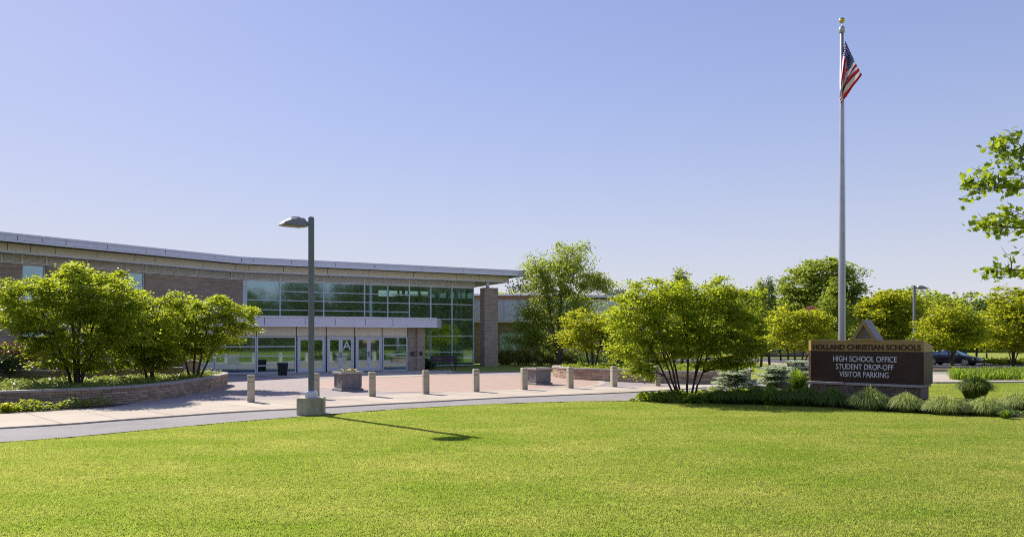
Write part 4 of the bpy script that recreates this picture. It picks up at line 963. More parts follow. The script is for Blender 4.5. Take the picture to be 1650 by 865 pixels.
# left bed
Y = 26.0; bx = P(122, Y)
tree('serviceberry_tree', 'largest bright green multi-stemmed tree at the left end of the raised bed', 'tree', (bx, Y, .45),
     [(-.15, 0, (P(60, Y), Y-.3, 3.6), .06), (-.05, .1, (P(100, Y), Y+.5, 4.2), .065), (.08, 0, (P(130, Y), Y-.2, 4.4), .06), (.16, .05, (P(175, Y), Y+.4, 3.9), .055), (.2, -.1, (P(205, Y), Y-.5, 3.0), .04)],
     [L(130, 470, Y, 110, 80, 1.3), L(60, 485, Y, 110, 80, 1.2), L(25, 500, Y, 70, 60, 1.0), L(175, 490, Y, 100, 90, 1.2), L(118, 440, Y, 60, 30, .7), L(160, 448, Y, 26, 26, .4), L(120, 530, Y, 190, 70, 1.3), L(60, 545, Y, 60, 50, .8), L(205, 520, Y, 70, 90, 1.0), L(110, 570, Y, 110, 60, .8), L(170, 575, Y, 60, 50, .7), L(125, 595, Y, 60, 30, .5)],
     640, 92, .088, 'leaf_spring', 11, SG, spr=.27, trunk_name='stem', zmin=.95)
Y = 28.5; tree('serviceberry_tree', 'middle multi-stemmed tree of the raised bed with a thin upright leading shoot', 'tree', (P(242, Y), Y, .45),
     [(-.1, 0, (P(210, Y), Y, 3.8), .05), (0, .1, (P(240, Y), Y+.4, 3.4), .05), (.1, 0, (P(265, Y), Y-.3, 3.4), .045)],
     [L(195, 462, Y, 26, 50, .4), L(205, 490, Y, 70, 60, .8), L(255, 505, Y, 90, 60, 1.0), L(285, 480, Y, 40, 30, .5), L(240, 545, Y, 110, 70, 1.0), L(205, 530, Y, 70, 80, .9), L(225, 575, Y, 80, 60, .8), L(265, 575, Y, 60, 50, .7), L(240, 590, Y, 70, 30, .6)],
     320, 88, .093, 'leaf_spring', 21, SG, spr=.27, trunk_name='stem', zmin=.95)
Y = 30.5; tree('serviceberry_tree', 'spreading multi-stemmed tree at the right end of the raised bed, reaching over the entrance glass', 'tree', (P(312, Y), Y, .45),
     [(-.15, 0, (P(275, Y), Y, 3.2), .05), (0, 0, (P(310, Y), Y+.4, 3.6), .05), (.1, 0, (P(345, Y), Y-.3, 3.4), .05), (.2, .1, (P(380, Y), Y, 2.9), .045)],
     [L(300, 497, Y, 70, 40, .9), L(350, 495, Y, 80, 36, 1.0), L(385, 508, Y, 50, 40, .8), L(275, 525, Y, 80, 60, 1.0), L(345, 530, Y, 110, 50, 1.1), L(395, 533, Y, 36, 16, .5), L(300, 555, Y, 70, 40, .8), L(355, 552, Y, 50, 30, .6), L(290, 575, Y, 60, 40, .7), L(320, 572, Y, 40, 24, .5)],
     330, 88, .093, 'leaf_spring', 31, SG, spr=.27, trunk_name='stem', zmin=1.3)
# right side
Y = 56; tree('birch_tree', 'tall airy tree beside the end of the roof, the highest left of the sign', 'tree', (P(900, Y), Y, .05),
     [(0, 0, (P(915, Y), Y, 8.2), .17), (.1, 0, (P(872, Y), Y-.5, 7.2), .11), (.1, .1, (P(955, Y), Y+.4, 7.0), .11), (0, 0, (P(870, Y), Y, 4.6), .08)],
     [L(920, 412, Y, 62, 52, 1.6), L(868, 438, Y, 56, 66, 1.5), L(905, 450, Y, 90, 60, 1.8), L(955, 455, Y, 60, 40, 1.4), L(980, 460, Y, 30, 24, .8), L(862, 510, Y, 56, 60, 1.5), L(872, 470, Y, 40, 50, 1.2), L(852, 538, Y, 56, 50, 1.6), L(920, 500, Y, 90, 70, 1.9), L(890, 545, Y, 90, 40, 1.6), L(836, 462, Y, 26, 18, .6)],
     400, 70, .15, 'leaf_birch', 41, spr=.55, flat=.6, bark='bark_pale', jit=1.1, droop=.6, shell=.35)
Y = 41.5; tree('young_tree', 'small lime-green multi-stemmed tree growing in the round planter', 'tree', (P(955, Y), Y, .5),
     [(-.15, 0, (P(930, Y), Y, 2.9), .07), (0, 0, (P(952, Y), Y+.3, 3.3), .07), (.1, 0, (P(985, Y), Y, 3.1), .06)],
     [L(945, 515, Y, 70, 34, 1.1), L(925, 540, Y, 50, 40, 1.0), L(985, 525, Y, 60, 46, 1.1), L(955, 548, Y, 100, 36, 1.2), L(1005, 545, Y, 40, 40, .9)],
     220, 60, .12, 'leaf_lime', 51, spr=.38, trunk_name='stem')
Y = 25.6; bx = P(1108, Y)
st = []
for k, (tx, tz, sx) in enumerate([(1010, 2.9, -.55), (1035, 3.6, -.35), (1060, 4.0, -.25), (1085, 4.2, -.1), (1110, 4.3, .0), (1135, 4.1, .12), (1160, 4.0, .2), (1185, 3.2, .35), (1045, 2.4, -.45)]):
    st.append((sx*.8, random.uniform(-.25, .25), (P(tx, Y), Y+random.uniform(-.7, .7), tz), .038))
tree('serviceberry_tree', 'wide many-stemmed green tree at the lawn edge left of the sign, dark stems fanning out', 'tree', (bx, Y, 0), st,
     [L(1050, 470, Y, 100, 50, 1.2), L(1105, 475, Y, 90, 50, 1.2), L(1160, 468, Y, 60, 46, 1.0), L(1190, 492, Y, 80, 70, 1.2), L(1020, 505, Y, 96, 80, 1.2), L(1085, 515, Y, 120, 90, 1.4), L(1150, 520, Y, 120, 90, 1.3), L(1015, 555, Y, 80, 50, 1.0), L(1200, 540, Y, 70, 70, 1.0), L(1080, 560, Y, 140, 50, 1.2), L(1170, 565, Y, 100, 60, 1.0), L(1030, 590, Y, 50, 40, .7), L(1195, 580, Y, 44, 30, .6), L(1048, 606, Y, 34, 20, .5), L(1150, 582, Y, 60, 30, .8), L(1214, 565, Y, 40, 40, .7)],
     640, 82, .090, 'leaf_spring', 61, spr=.27, trunk_name='stem', limbs=170, r0=.04)
Y = 33; tree('young_tree', 'small rounded tree with several stems between the spreading tree and the sign', 'tree', (P(1283, 38), 38, 0),
     [(-.3, 0, (P(1262, 38), 38, 2.9), .07), (0, 0, (P(1285, 38), 38.3, 3.2), .07), (.25, 0, (P(1308, 38), 38, 3.0), .06), (.1, 0, (P(1325, 38), 37.7, 2.6), .05)],
     [L(1270, 515, 38, 70, 36, 1.0), L(1310, 520, 38, 60, 40, 1.0), L(1255, 540, 38, 50, 40, 1.0), L(1285, 545, 38, 110, 40, 1.2), L(1325, 542, 38, 44, 40, .9)],
     260, 58, .12, 'leaf_lime', 71, spr=.36, trunk_name='stem', limbs=60)
def round_tree(px, Y, by, label, lob, n, m, seed, ls=.2, name='broadleaf_tree', group='trees beyond the sign', spr=.6, per=60, trunk=None, **kw):
    z0 = gz(P(px, Y), Y); tops = [l for l in lob]; x = P(px, Y)
    st = [(0, 0, (x, Y, max(l[2]+l[5]*.5 for l in lob)), trunk or .11)]
    for l in lob[:4]: st.append((0, 0, (l[0], l[1], l[2]), (trunk or .11)*.5))
    return tree(name, label, 'tree', (x, Y, z0), st, lob, n, per, ls, m, seed, group, spr=spr, **kw)
Y = 72; round_tree(1322, Y, 0, 'large tall broadleaf tree behind the flagpole, highest of the trees around the sign', [L(1325, 440, Y, 90, 50, 2.5), L(1290, 460, Y, 70, 60, 2.4), L(1365, 455, Y, 50, 60, 2.0), L(1320, 490, Y, 130, 70, 3.2), L(1275, 500, Y, 50, 60, 2), L(1380, 470, Y, 24, 16, 1), L(1345, 425, Y, 30, 16, 1), L(1375, 500, Y, 36, 50, 1.4)], 520, 'leaf_birch', 81, .24, spr=.65)
Y = 60
def column_tree(px, Y, ytop, ybot, wpx, label, seed, m='leaf_mid', n=170):
    lob = [L(px, ytop+8, Y, wpx*.35, 24, .5)]+[L(px+random.uniform(-2, 2), ytop+14+(ybot-ytop)*k, Y, wpx*(.62+.5*k), (ybot-ytop)*.45, wpx*Y/F/2*(.6+.4*k)) for k in (.2, .45, .7)]
    x = P(px, Y); return tree('columnar_tree', label, 'tree', (x, Y, gz(x, Y)), [(0, 0, (x, Y, ZZ(ytop+10, Y)), .12)], lob, n, 60, .17, m, seed, 'columnar trees', spr=.4, flat=1.1, jit=1.2, shell=.7)
column_tree(1344, 60, 455, 560, 50, 'narrow columnar tree directly left of the flagpole', 91)
column_tree(1226, 66, 455, 560, 24, 'left one of two narrow upright trees rising behind the spreading tree', 92, 'leaf_mid', 100)
column_tree(1240, 68, 452, 560, 26, 'right one of two narrow upright trees rising behind the spreading tree', 93, 'leaf_dark', 110)
column_tree(1098, 50, 440, 560, 34, 'dark narrow treetop showing above the spreading multi-stemmed tree', 94, 'leaf_mid', 120)
Y = 64; x = P(1312, Y); tree('redbud_shrub', 'small pinkish-red shrub between the rounded tree and the columnar tree', 'shrub', (x, Y, gz(x, Y)), [(0, 0, (x, Y, 4.2), .07)], [L(1312, 500, Y, 18, 22, .5)], 14, 50, .2, 'leaf_pink', 95, spr=.35)
round_tree(1432, 66, 0, 'yellow-green tree behind the triangular top of the sign', [L(1440, 482, 66, 70, 30, 2.2), L(1410, 500, 66, 50, 50, 2.2), L(1450, 510, 66, 80, 70, 2.6), L(1425, 530, 66, 80, 50, 2.4)], 330, 'leaf_lime', 101, .22)
round_tree(1400, 84, 0, 'darker green tree standing behind the yellow-green tree', [L(1400, 500, 84, 60, 40, 2.5), L(1460, 490, 84, 50, 46, 2.5), L(1395, 530, 84, 60, 50, 2.5)], 200, 'leaf_mid', 102, .28)
round_tree(1512, 74, 0, 'broad green tree behind the far lamp post', [L(1510, 495, 74, 60, 34, 2.2), L(1495, 520, 74, 60, 50, 2.3), L(1530, 505, 74, 50, 36, 2)], 240, 'leaf_mid', 103, .24)
round_tree(1535, 55, 0, 'rounded yellow-green tree in the mulch island, in front of the parked car', [L(1530, 510, 55, 70, 44, 1.8), L(1510, 535, 55, 70, 40, 1.7), L(1555, 530, 55, 60, 50, 1.7), L(1535, 548, 55, 100, 26, 1.8)], 330, 'leaf_lime', 104, .17, spr=.42)
round_tree(1196, 70, 0, 'light green tree filling the gap behind the spreading tree, left of the two narrow trees', [L(1190, 500, 70, 50, 40, 2), L(1205, 525, 70, 60, 50, 2.2), L(1175, 530, 70, 50, 40, 2)], 200, 'leaf_birch', 111, .2, spr=.5)
round_tree(1258, 84, 0, 'light green tree between the two narrow trees and the large tall tree', [L(1255, 495, 84, 50, 36, 2.4), L(1265, 525, 84, 60, 50, 2.6), L(1245, 535, 84, 50, 40, 2.2)], 190, 'leaf_birch', 112, .24, spr=.6)
round_tree(1478, 92, 0, 'green tree far back between the lamp post and the tree by the car', [L(1478, 505, 92, 50, 40, 2.6), L(1490, 530, 92, 70, 40, 2.8)], 170, 'leaf_birch', 113, .26, spr=.65)
round_tree(1574, 90, 0, 'mid green tree far back, just right of the tree by the car', [L(1572, 520, 90, 44, 40, 2.4), L(1582, 540, 90, 50, 30, 2.4)], 150, 'leaf_mid', 114, .26, spr=.65)
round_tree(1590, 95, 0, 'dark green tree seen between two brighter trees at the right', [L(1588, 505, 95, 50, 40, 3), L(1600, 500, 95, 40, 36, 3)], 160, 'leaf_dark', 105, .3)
round_tree(1633, 66, 0, 'full yellow-green tree at the right edge behind the car park', [L(1635, 490, 66, 70, 60, 2.4), L(1610, 525, 66, 70, 60, 2.4), L(1660, 515, 66, 80, 80, 2.6), L(1630, 550, 66, 110, 30, 2.6)], 430, 'leaf_lime', 106, .2, spr=.5)
# almost bare tree
Y = 88; x = P(1556, Y); t = empty('sparse_tree', (x, Y, -.4), 'nearly leafless twiggy treetop above the rounded tree by the car', 'tree'); b = MB(); r = random.Random(8); C = []
b.tube([(x, Y, -.4), (x, Y, 3), (x+.1, Y, 6)], [.14, .1, .03], 6)
for k in range(26):
    h = 3.2+k*.1; a = r.uniform(0, 6.28); e = Vector((x+math.cos(a)*r.uniform(.6, 1.7), Y+math.sin(a), h+r.uniform(.9, 1.9))); b.tube([(x, Y, h), ((x+e.x)/2, (Y+e.y)/2, (h+e.z)/2+.05), e], [.03, .02, .008], 4)
    for j in range(9): C.append(e+Vector((r.uniform(-.3, .3), r.uniform(-.3, .3), r.uniform(-.2, .2))))
b.build('trunk', MT['bark'], t); quads('crown', leaf_quads(np.array(C), .16, seed=2), MT['leaf_mid'], t, np.random.rand(len(C)))

# woods far behind and the woods across the lawn that the glass reflects
def woods(name, cs, m, seed, dens=1.0, leaf=.6, kind='stuff'):
    r = np.random.RandomState(seed); out = []
    for (x, y, h, rad) in cs:
        for k in range(int(7*dens)):
            lx, ly = x+r.uniform(-.5, .5)*rad, y+r.uniform(-.5, .5)*rad; lz = (r.uniform(.3, .78) if k % 3 else r.uniform(.05, .2))*h; out.append(ell_points(r, (lx, ly, lz, rad*.62, rad*.62, h*.24), int(150*dens), .6))
    C = np.concatenate(out); C = C[C[:, 2] > -.3]; V = leaf_quads(C, leaf, .6, .9, .8, 0, seed); return tag(quads(name, V, MT[m], None, r.rand(len(V))), kind=kind)
r = random.Random(2)
woods('distant_woods', [(x, 150+r.uniform(-12, 12), r.uniform(8, 12), r.uniform(5, 8)) for x in range(-6, 170, 6)], 'leaf_mid', 5, 2.0, .7)
arc = []
for k in range(24):
    ad = -104+k*3.25; a = R(ad); rad_ = 76+r.uniform(-4, 4)
    h = 9.2 if -56 < ad < -53.4 else 13.5 if -53.4 <= ad < -49 else 9.5 if -49 <= ad < -45.6 else r.choice([15, 17, 19]) if ad >= -45.6 else r.choice([9, 11, 13])
    arc.append((-4+rad_*math.cos(a), 42+rad_*math.sin(a), h, r.uniform(4, 5.4)))
woods('woods_across_lawn', [q for q in arc if q[1] < 12 or q[0] > q[1]*.95+12], 'leaf_wood', 6, 4.5, .26)

# shrubs, hedges and ground cover
def shrub(name, label, cat, lobes, n, per, ls, m, seed, group=None, spr=.2, flat=.8, jit=1.1, **kw):
    x, y, z = lobes[0][0], lobes[0][1], kw.pop('z', 0); return tree(name, label, cat, (x, y, z), [(0, 0, (x, y, lobes[0][2]), .03)], lobes, n, per, ls, m, seed, group, spr=spr, flat=flat, jit=jit, trunk_name='stem', limbs=18, **kw)
shrub('bronze_shrub', 'reddish-bronze leafy shrub at the far left behind the first tree', 'shrub', [L(25, 572, 29, 76, 36, .9), L(60, 568, 29, 40, 26, .7), L(-10, 570, 29, 50, 40, .8)], 150, 55, .07, 'leaf_red', 201, z=.45)
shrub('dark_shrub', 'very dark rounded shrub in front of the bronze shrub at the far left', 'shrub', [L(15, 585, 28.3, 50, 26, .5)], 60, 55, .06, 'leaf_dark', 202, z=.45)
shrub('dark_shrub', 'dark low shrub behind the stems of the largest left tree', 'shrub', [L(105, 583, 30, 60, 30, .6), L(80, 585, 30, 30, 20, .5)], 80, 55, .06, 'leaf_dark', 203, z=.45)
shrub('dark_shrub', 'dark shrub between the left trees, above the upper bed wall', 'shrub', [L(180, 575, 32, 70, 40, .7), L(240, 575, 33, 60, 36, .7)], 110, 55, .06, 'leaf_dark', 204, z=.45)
hz = [(815, 20), (842, 24), (871, 26), (898, 22), (925, 24), (955, 26), (985, 24), (1010, 22)]
hn = ['beside the brick pillar', 'second along from the pillar, under the wing window', 'third along from the pillar, under the tall airy tree', 'left of the tall tree trunk', 'right of the tall tree trunk', 'behind the lime-green planter tree', 'right of the lime-green planter tree', 'last one, behind the spreading tree']
for k, ((px, hh), lb) in enumerate(zip(hz, hn)):
    Yh = 58.5-k*.5; shrub('hedge_shrub', 'rounded yellowish-green hedge shrub '+lb, 'shrub', [(P(px, Yh), Yh, .62, .82, .75, .66)], 95, 50, .085, 'leaf_hedge', 210+k, 'row of rounded shrubs along the wing')
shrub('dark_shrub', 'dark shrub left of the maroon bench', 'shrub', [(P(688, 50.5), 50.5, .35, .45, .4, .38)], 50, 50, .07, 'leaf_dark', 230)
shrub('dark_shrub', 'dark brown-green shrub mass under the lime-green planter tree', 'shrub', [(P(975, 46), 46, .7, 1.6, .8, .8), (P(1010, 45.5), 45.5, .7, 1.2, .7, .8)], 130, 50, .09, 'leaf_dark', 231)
def poly_in(poly):
    Q = np.array(poly)
    def f(X, Y_):
        c = np.zeros(len(X), bool); j = len(Q)-1
        for i in range(len(Q)):
            a = (Q[i, 1] > Y_) != (Q[j, 1] > Y_); xi = (Q[j, 0]-Q[i, 0])*(Y_-Q[i, 1])/(Q[j, 1]-Q[i, 1]+1e-12)+Q[i, 0]; c ^= a & (X < xi); j = i
        return c
    return f
def cover(name, poly, z0, h, n, ls, m, seed, jit=.8, asp=.6, mound=1.5, nb=1):
    r = np.random.RandomState(seed); Q = np.array(poly); lo, hi = Q.min(0), Q.max(0); X = r.uniform(lo[0], hi[0], n*3); Y_ = r.uniform(lo[1], hi[1], n*3); k = poly_in(poly)(X, Y_); X, Y_ = X[k][:n], Y_[k][:n]
    hh = h*(.62+.38*np.sin(X*mound*2.3+1.3*np.sin(Y_*mound*1.7))*np.sin(Y_*mound*2.9+X*.7)); Z = z0+hh*r.rand(len(X))**.6
    C = np.c_[X, Y_, Z]; V = leaf_quads(C, ls, nb, jit, asp, 0, seed); return tag(quads(name, V, MT[m], None, r.rand(len(V))), kind='stuff')
inner = [(x-.25, y+.15) for x, y in pl_pts if x > -19]
cover('ground_cover', inner+[(-15, 31.5), (-18, 29.2), (-21, 27.3), (-22, 20)], .42, .30, 26000, .075, 'leaf_cover', 301)
cover('ground_cover', [(-22.5, 16.5), (-17.6, 19.3), (-14.8, 20.9), (-13.3, 21.9), (-12.2, 23.1), (-12.3, 22.4), (-13.4, 20.9), (-15.2, 19.6), (-19, 17.2)], .03, .34, 17000, .075, 'leaf_mid', 302)
tag(MB().add([(x, y, .056) for x, y in [(-22.5, 16.2), (-17.6, 19.6), (-14.8, 21.2), (-13.3, 22.2), (-12.0, 23.6), (-12.05, 22.4), (-13.3, 20.75), (-15.2, 19.4), (-19, 16.8)]], [tuple(range(9))]).build('bed_soil_ground', MT['soil']), kind='structure')
for k, (px, py) in enumerate([(8, 652), (28, 655), (12, 664), (37, 661), (22, 645)]):
    x, y = G(px, py, .05); lbs = ['nearest the left picture edge against the wall', 'second from the left edge, brightest', 'lowest, close to the walk at the left edge', 'small one beside bare mulch near the wall', 'uppermost, touching the planter wall']
    shrub('lime_plant', 'low lime-green leafy plant, '+lbs[k], 'plant', [(x, y, .15, .17, .17, .12)], 14, 26, .075, 'leaf_lime', 310+k, 'low lime-green plants at the foot of the wall', spr=.11)
cover('ground_cover', [(x+.25, y+.25) for x, y in pr_pts if y < 41.5]+[(10.8, 43), (4, 43.5)], .47, .28, 15000, .10, 'leaf_bed', 303)
cover('ground_cover', [G(1016, 646.5), G(1080, 649.5), G(1140, 650.5), (9, 26.5), (6.6, 26.6), (5, 26.0)], 0, .36, 4200, .13, 'leaf_bed', 304, asp=.65)
cover('ground_cover', [(x, bed_front(x)+.12) for x in np.arange(5.6, 16.8, .8)]+[(17, 24.2), (15.6, 25.2), (13.4, 24.4), (10.8, 26.6), (8, 26)], 0, .13, 13000, .07, 'leaf_dark', 306)
cover('ground_cover', [(7, 25.5), (12.5, 26.6), (12.8, 29.2), (9, 28)], 0, .22, 2600, .10, 'leaf_bed', 305)
# daylily strip on the right
def tuft_blades(r, c, n, h, spread, wd, droop):
    a = r.rand(n)*6.283; out = r.rand(n)**.45; hh = h*(.65+.4*r.rand(n))*(1.03-.28*out**2); V = np.empty((n, 4, 4, 3)); px_ = c[0]+np.cos(a)*out*spread*.5; py_ = c[1]+np.sin(a)*out*spread*.5
    reach = spread*out*(.40+.45*r.rand(n)); T = np.array([0, .3, .6, .85, 1.0]); P3 = []
    for t_ in T:
        rad = reach*t_**1.05; z = hh*(2.35*t_-(1.35+droop*out)*t_**2.0); P3.append(np.c_[px_+np.cos(a)*rad, py_+np.sin(a)*rad, c[2]+np.maximum(z, .01)])
    sx, sy = -np.sin(a)*wd/2, np.cos(a)*wd/2; W_ = [1, 1, .85, .55, .05]
    for k in range(4):
        s0 = np.c_[sx*W_[k], sy*W_[k], 0*sx]; s1 = np.c_[sx*W_[k+1], sy*W_[k+1], 0*sx]
        V[:, k, 0] = P3[k]-s0; V[:, k, 1] = P3[k]+s0; V[:, k, 2] = P3[k+1]+s1; V[:, k, 3] = P3[k+1]-s1
    return V.reshape(-1, 4, 3), np.repeat(r.rand(n), 4)
def tuft(px, py, wpx, hpx, label, m, seed, n=520, droop=.5, cat='ornamental grass', group='clumps of ornamental grass at the lawn edge', wd=.022, name='grass_clump'):
    x, y = G(px, py); y += .25; x = P(px, y); r = np.random.RandomState(seed); V, q = tuft_blades(r, (x, y, 0), int(n*2.2), hpx*y/F*1.1, wpx*y/F/2*1.1, wd, droop)
    t = tag(quads(name, V, MT[m], None, q), label, cat, group); return t
tuft(1341, 656, 56, 31, 'dark green grass clump under the left part of the sign lettering', 'blade_dark', 1, 620, .85)
tuft(1401, 661, 62, 36, 'pale arching fountain grass clump in front of the middle of the sign', 'blade_pale', 2, 640, .75)
tuft(1460, 664, 58, 30, 'pale fountain grass clump below the right end of the sign', 'blade_pale', 3, 620, .75)
tuft(1524, 668, 72, 30, 'broad fountain grass clump just right of the sign base', 'blade_pale', 4, 700, .75)
tuft(1588, 670, 60, 30, 'fountain grass clump second from the right picture edge', 'blade_pale', 5, 640, .75)
tuft(1640, 663, 60, 30, 'grass clump at the right picture edge, set slightly back', 'blade_pale', 6, 560, .75)
tuft(1571, 643, 52, 38, 'darker bushy grass clump standing alone behind the front row', 'blade_dark', 7, 700, .5)
tuft(1620, 676, 20, 14, 'tiny yellow-green tuft at the mulch edge near the right', 'blade_bright', 8, 90, .3)
for k, (px, py, w_, h_, m_, lb) in enumerate([(1160, 650, 50, 22, 'blade_dark', 'low dark grass clump right of the leafy ground cover'), (1190, 650.5, 50, 24, 'blade_dark', 'low dark grass clump in front of the left blue spruce'), (1218, 651, 44, 28, 'blade_dark', 'dark grass clump between the two blue spruces'),
      (1243, 652.5, 50, 30, 'blade_bright', 'lighter green grass clump in front of the right blue spruce'), (1270, 653.5, 54, 28, 'blade_dark', 'dark grass clump left of the sign corner'), (1300, 654, 52, 32, 'blade_dark', 'dark grass clump hugging the left corner of the sign base')]):
    tuft(px, py, w_, h_, lb, m_, 20+k, 520, .65)
tuft(1284, 634, 44, 36, 'bright upright grass clump just left of the sign panel', 'blade_bright', 30, 600, .35)
tuft(1134, 650, 30, 14, 'small whitish-green clump at the foot of the spreading tree', 'blade_pale', 31, 120, .3, name='pale_clump')
r = np.random.RandomState(50); VV = []; QQ = []
for k in range(620):
    u = r.rand(); y = 36.6+r.rand()*5.0; x = y*.585+.3+u*16; y += .05*(x-22); 
    V, q = tuft_blades(r, (x, y, gz(x, y)), 26, .60, .5, .04, .45); VV.append(V); QQ.append(q)
tag(quads('daylily_ground_cover', np.concatenate(VV), MT['blade_bright'], None, np.concatenate(QQ)), kind='stuff')
# dwarf blue spruces: tiers of short needle sprays
def spruce(label, lobes, n, seed, per=90):
    r = np.random.RandomState(seed); x, y = lobes[0][0], lobes[0][1]; t = empty('dwarf_blue_spruce', (x, y, 0), label, 'shrub', 'dwarf blue spruces left of the sign')
    mb = MB(); pts = []
    for l in lobes:
        for k in range(int(n/len(lobes))):
            a = r.rand()*6.283; tier = r.randint(0, 4)/3; rad = (1-.55*tier)*(.62+.42*r.rand()); z = l[2]-l[5]+2*l[5]*(tier*.85+.1)+r.randn()*.02; p = np.array((l[0]+math.cos(a)*rad*l[3], l[1]+math.sin(a)*rad*l[4], z)); pts.append(p)
            if k % 4 == 0: mb.tube([(l[0], l[1], z-.06), (l[0]*.5+p[0]*.5, l[1]*.5+p[1]*.5, z), tuple(p)], [.02, .014, .006], 4, False)
    mb.build('stem', MT['bark'], t); S_ = np.array(pts); C = np.repeat(S_, per, 0); d = r.randn(len(C), 3)*np.array((.075, .075, .018)); C = C+d
    V = leaf_quads(C, .075, 1.6, .8, .35, 0, seed); quads('needle_sprays', V, MT['needle_blue'], t, r.rand(len(V)))
Y = 27.6; spruce('left low spreading blue spruce, in front of the round planter wall', [(P(1177, Y), Y, .52, .72, .6, .30), (P(1190, Y), Y+.2, .62, .45, .4, .28)], 230, 1)
Y = 27.4; spruce('larger tiered blue spruce left of the sign, between the grass clumps', [(P(1243, Y), Y, .62, .66, .6, .40), (P(1255, Y), Y+.2, .72, .45, .4, .36)], 250, 2)
Y = 30.5; spruce('blue spruce furthest back, its top touching the left edge of the sign', [(P(1284, Y), Y, .72, .70, .6, .45)], 220, 3)
# low plants on the far island
for k, px in enumerate((1590, 1612, 1626, 1645)):
    x, y = P(px, 71.5), 71.5; shrub('lime_plant', ['leftmost low lime plant on the far mulch island', 'low lime plant left of the trunk on the far island', 'lime plant right beside the trunk on the far island', 'rightmost low lime plant on the far island'][k], 'plant', [(x, y, -.1, .8, .6, .2)], 16, 30, .2, 'leaf_lime', 330+k, 'low plants on the far mulch island', z=-.3)

# ------------------------------------------------------------------ foreground maple boughs (trunk just outside the frame)
TX, TY = 9.6, 10.4; t = empty('maple_tree', (TX, TY, 0), 'leafy boughs reaching in from a tree outside the right edge of the picture', 'tree')
b = MB().tube([(TX, TY, 0), (TX+.05, TY, 1.6), (TX, TY+.05, 3.4), (TX+.1, TY, 5.6)], [.17, .14, .11, .04], 10); b.build('trunk', MT['bark_pale'], t, True)
lm = bpy.data.meshes.new('leaf'); k_ = [(0, -.5), (.16, -.36), (.44, -.34), (.30, -.1), (.50, .10), (.24, .16), (.16, .34), (0, .5), (-.16, .34), (-.24, .16), (-.50, .10), (-.30, -.1), (-.44, -.34), (-.16, -.36)]
lm.from_pydata([(x*1.0, y, .10*abs(x)*2-.12*y*y*2) for x, y in k_]+[(0, 0, 0)], [], [(14, i, (i+1) % 14) for i in range(14)]); lm.materials.append(MT['leaf_maple'])
a_ = lm.attributes.new('rnd', 'FLOAT', 'FACE'); a_.data.foreach_set('value', [.5]*14)
lm2 = lm.copy(); lm2.attributes['rnd'].data.foreach_set('value', [.1]*14); lm3 = lm.copy(); lm3.attributes['rnd'].data.foreach_set('value', [.95]*14)
r = random.Random(12); BY = 9.8
boughs = [[(1735, 330), (1690, 268), (1640, 236), (1618, 226)], [(1740, 345), (1690, 300), (1630, 297), (1580, 297)], [(1735, 380), (1690, 366), (1640, 362), (1596, 348)], [(1735, 440), (1690, 436), (1650, 432), (1606, 437)]]
cl = [[(1632, 228, 12), (1645, 222, 18), (1665, 235, 22), (1640, 245, 14), (1680, 262, 20), (1648, 208, 8)], [(1586, 284, 12), (1602, 292, 16), (1590, 305, 10), (1618, 278, 14), (1632, 290, 14), (1650, 296, 18), (1607, 268, 9), (1680, 290, 22), (1650, 268, 10)], [(1605, 350, 9), (1608, 360, 10), (1622, 352, 12), (1640, 358, 16), (1635, 372, 10), (1655, 345, 14), (1650, 330, 9), (1680, 362, 20)], [(1618, 436, 8), (1622, 434, 8), (1636, 440, 7), (1650, 432, 14), (1680, 436, 18), (1652, 408, 6)]]
nleaf = 0; BPS = []
for bi_, (bp_, cc) in enumerate(zip(boughs, cl)):
    pts = [Vector((P(p[0], BY), BY+.12*j, ZZ(p[1], BY))) for j, p in enumerate(bp_)]; start = Vector((TX, TY, max(1.8, pts[0].z-.5)))
    mb = MB().tube([start]+pts, [.035, .022, .014, .009, .004], 6); BPS.append((start, pts[0], pts[1])); 
    for (px, py, n) in cc:
        c0 = Vector((P(px, BY), BY+.3, ZZ(py, BY))); nb = min(pts, key=lambda q: (q-c0).length if q.x >= c0.x-.05 else 9)
        mb.tube([nb, (nb+c0)/2+Vector((0, 0, .03)), c0], [.008, .006, .003], 4)
        for j in range(4): mb.tube([c0+(nb-c0)*j*.15, c0+Vector((r.gauss(0, .07), r.gauss(0, .1), r.gauss(0, .06)))], [.004, .002], 3)
    bo_ = mb.build('branch', MT['bark'], t)
    for (px, py, n) in cc:
        for j in range(int(n*1.9)):
            o = bpy.data.objects.new('leaf', [lm, lm2, lm3][nleaf % 3]); COL.objects.link(o); o.parent = bo_; nleaf += 1
            x, y, z = P(px+r.gauss(0, 7.5), BY), BY+.3+r.gauss(0, .12), ZZ(py+r.gauss(0, 6), BY)
            (qx, qy, qz), _ = parent_world(bo_); o.location = (x-qx, y-qy, z-qz); s = r.uniform(.065, .11); o.scale = (s, s, s)
            o.rotation_euler = (r.gauss(.5, .6), r.gauss(0, .6), r.uniform(0, 6.28))
rr_ = np.random.RandomState(9); SC = np.concatenate([ell_points(rr_, l, 130, .3) for l in ((10.2, 10.6, 5.6, 1.9, 2.2, 1.7), (10.0, 10.6, 4.0, 1.9, 2.1, 1.5), (8.9, 10.2, 4.3, 1.0, 1.2, 1.3), (8.8, 10.2, 3.2, .9, 1.0, .7))]); SC = SC[(SC[:, 0]/SC[:, 1] > .735)]
C = np.repeat(SC, 22, 0)+rr_.randn(len(SC)*22, 3)*.16; V = leaf_quads(C, .10, .8, .8, .9, 0, 3); quads('crown', V, MT['leaf_maple'], t, rr_.rand(len(V)))
b = MB()
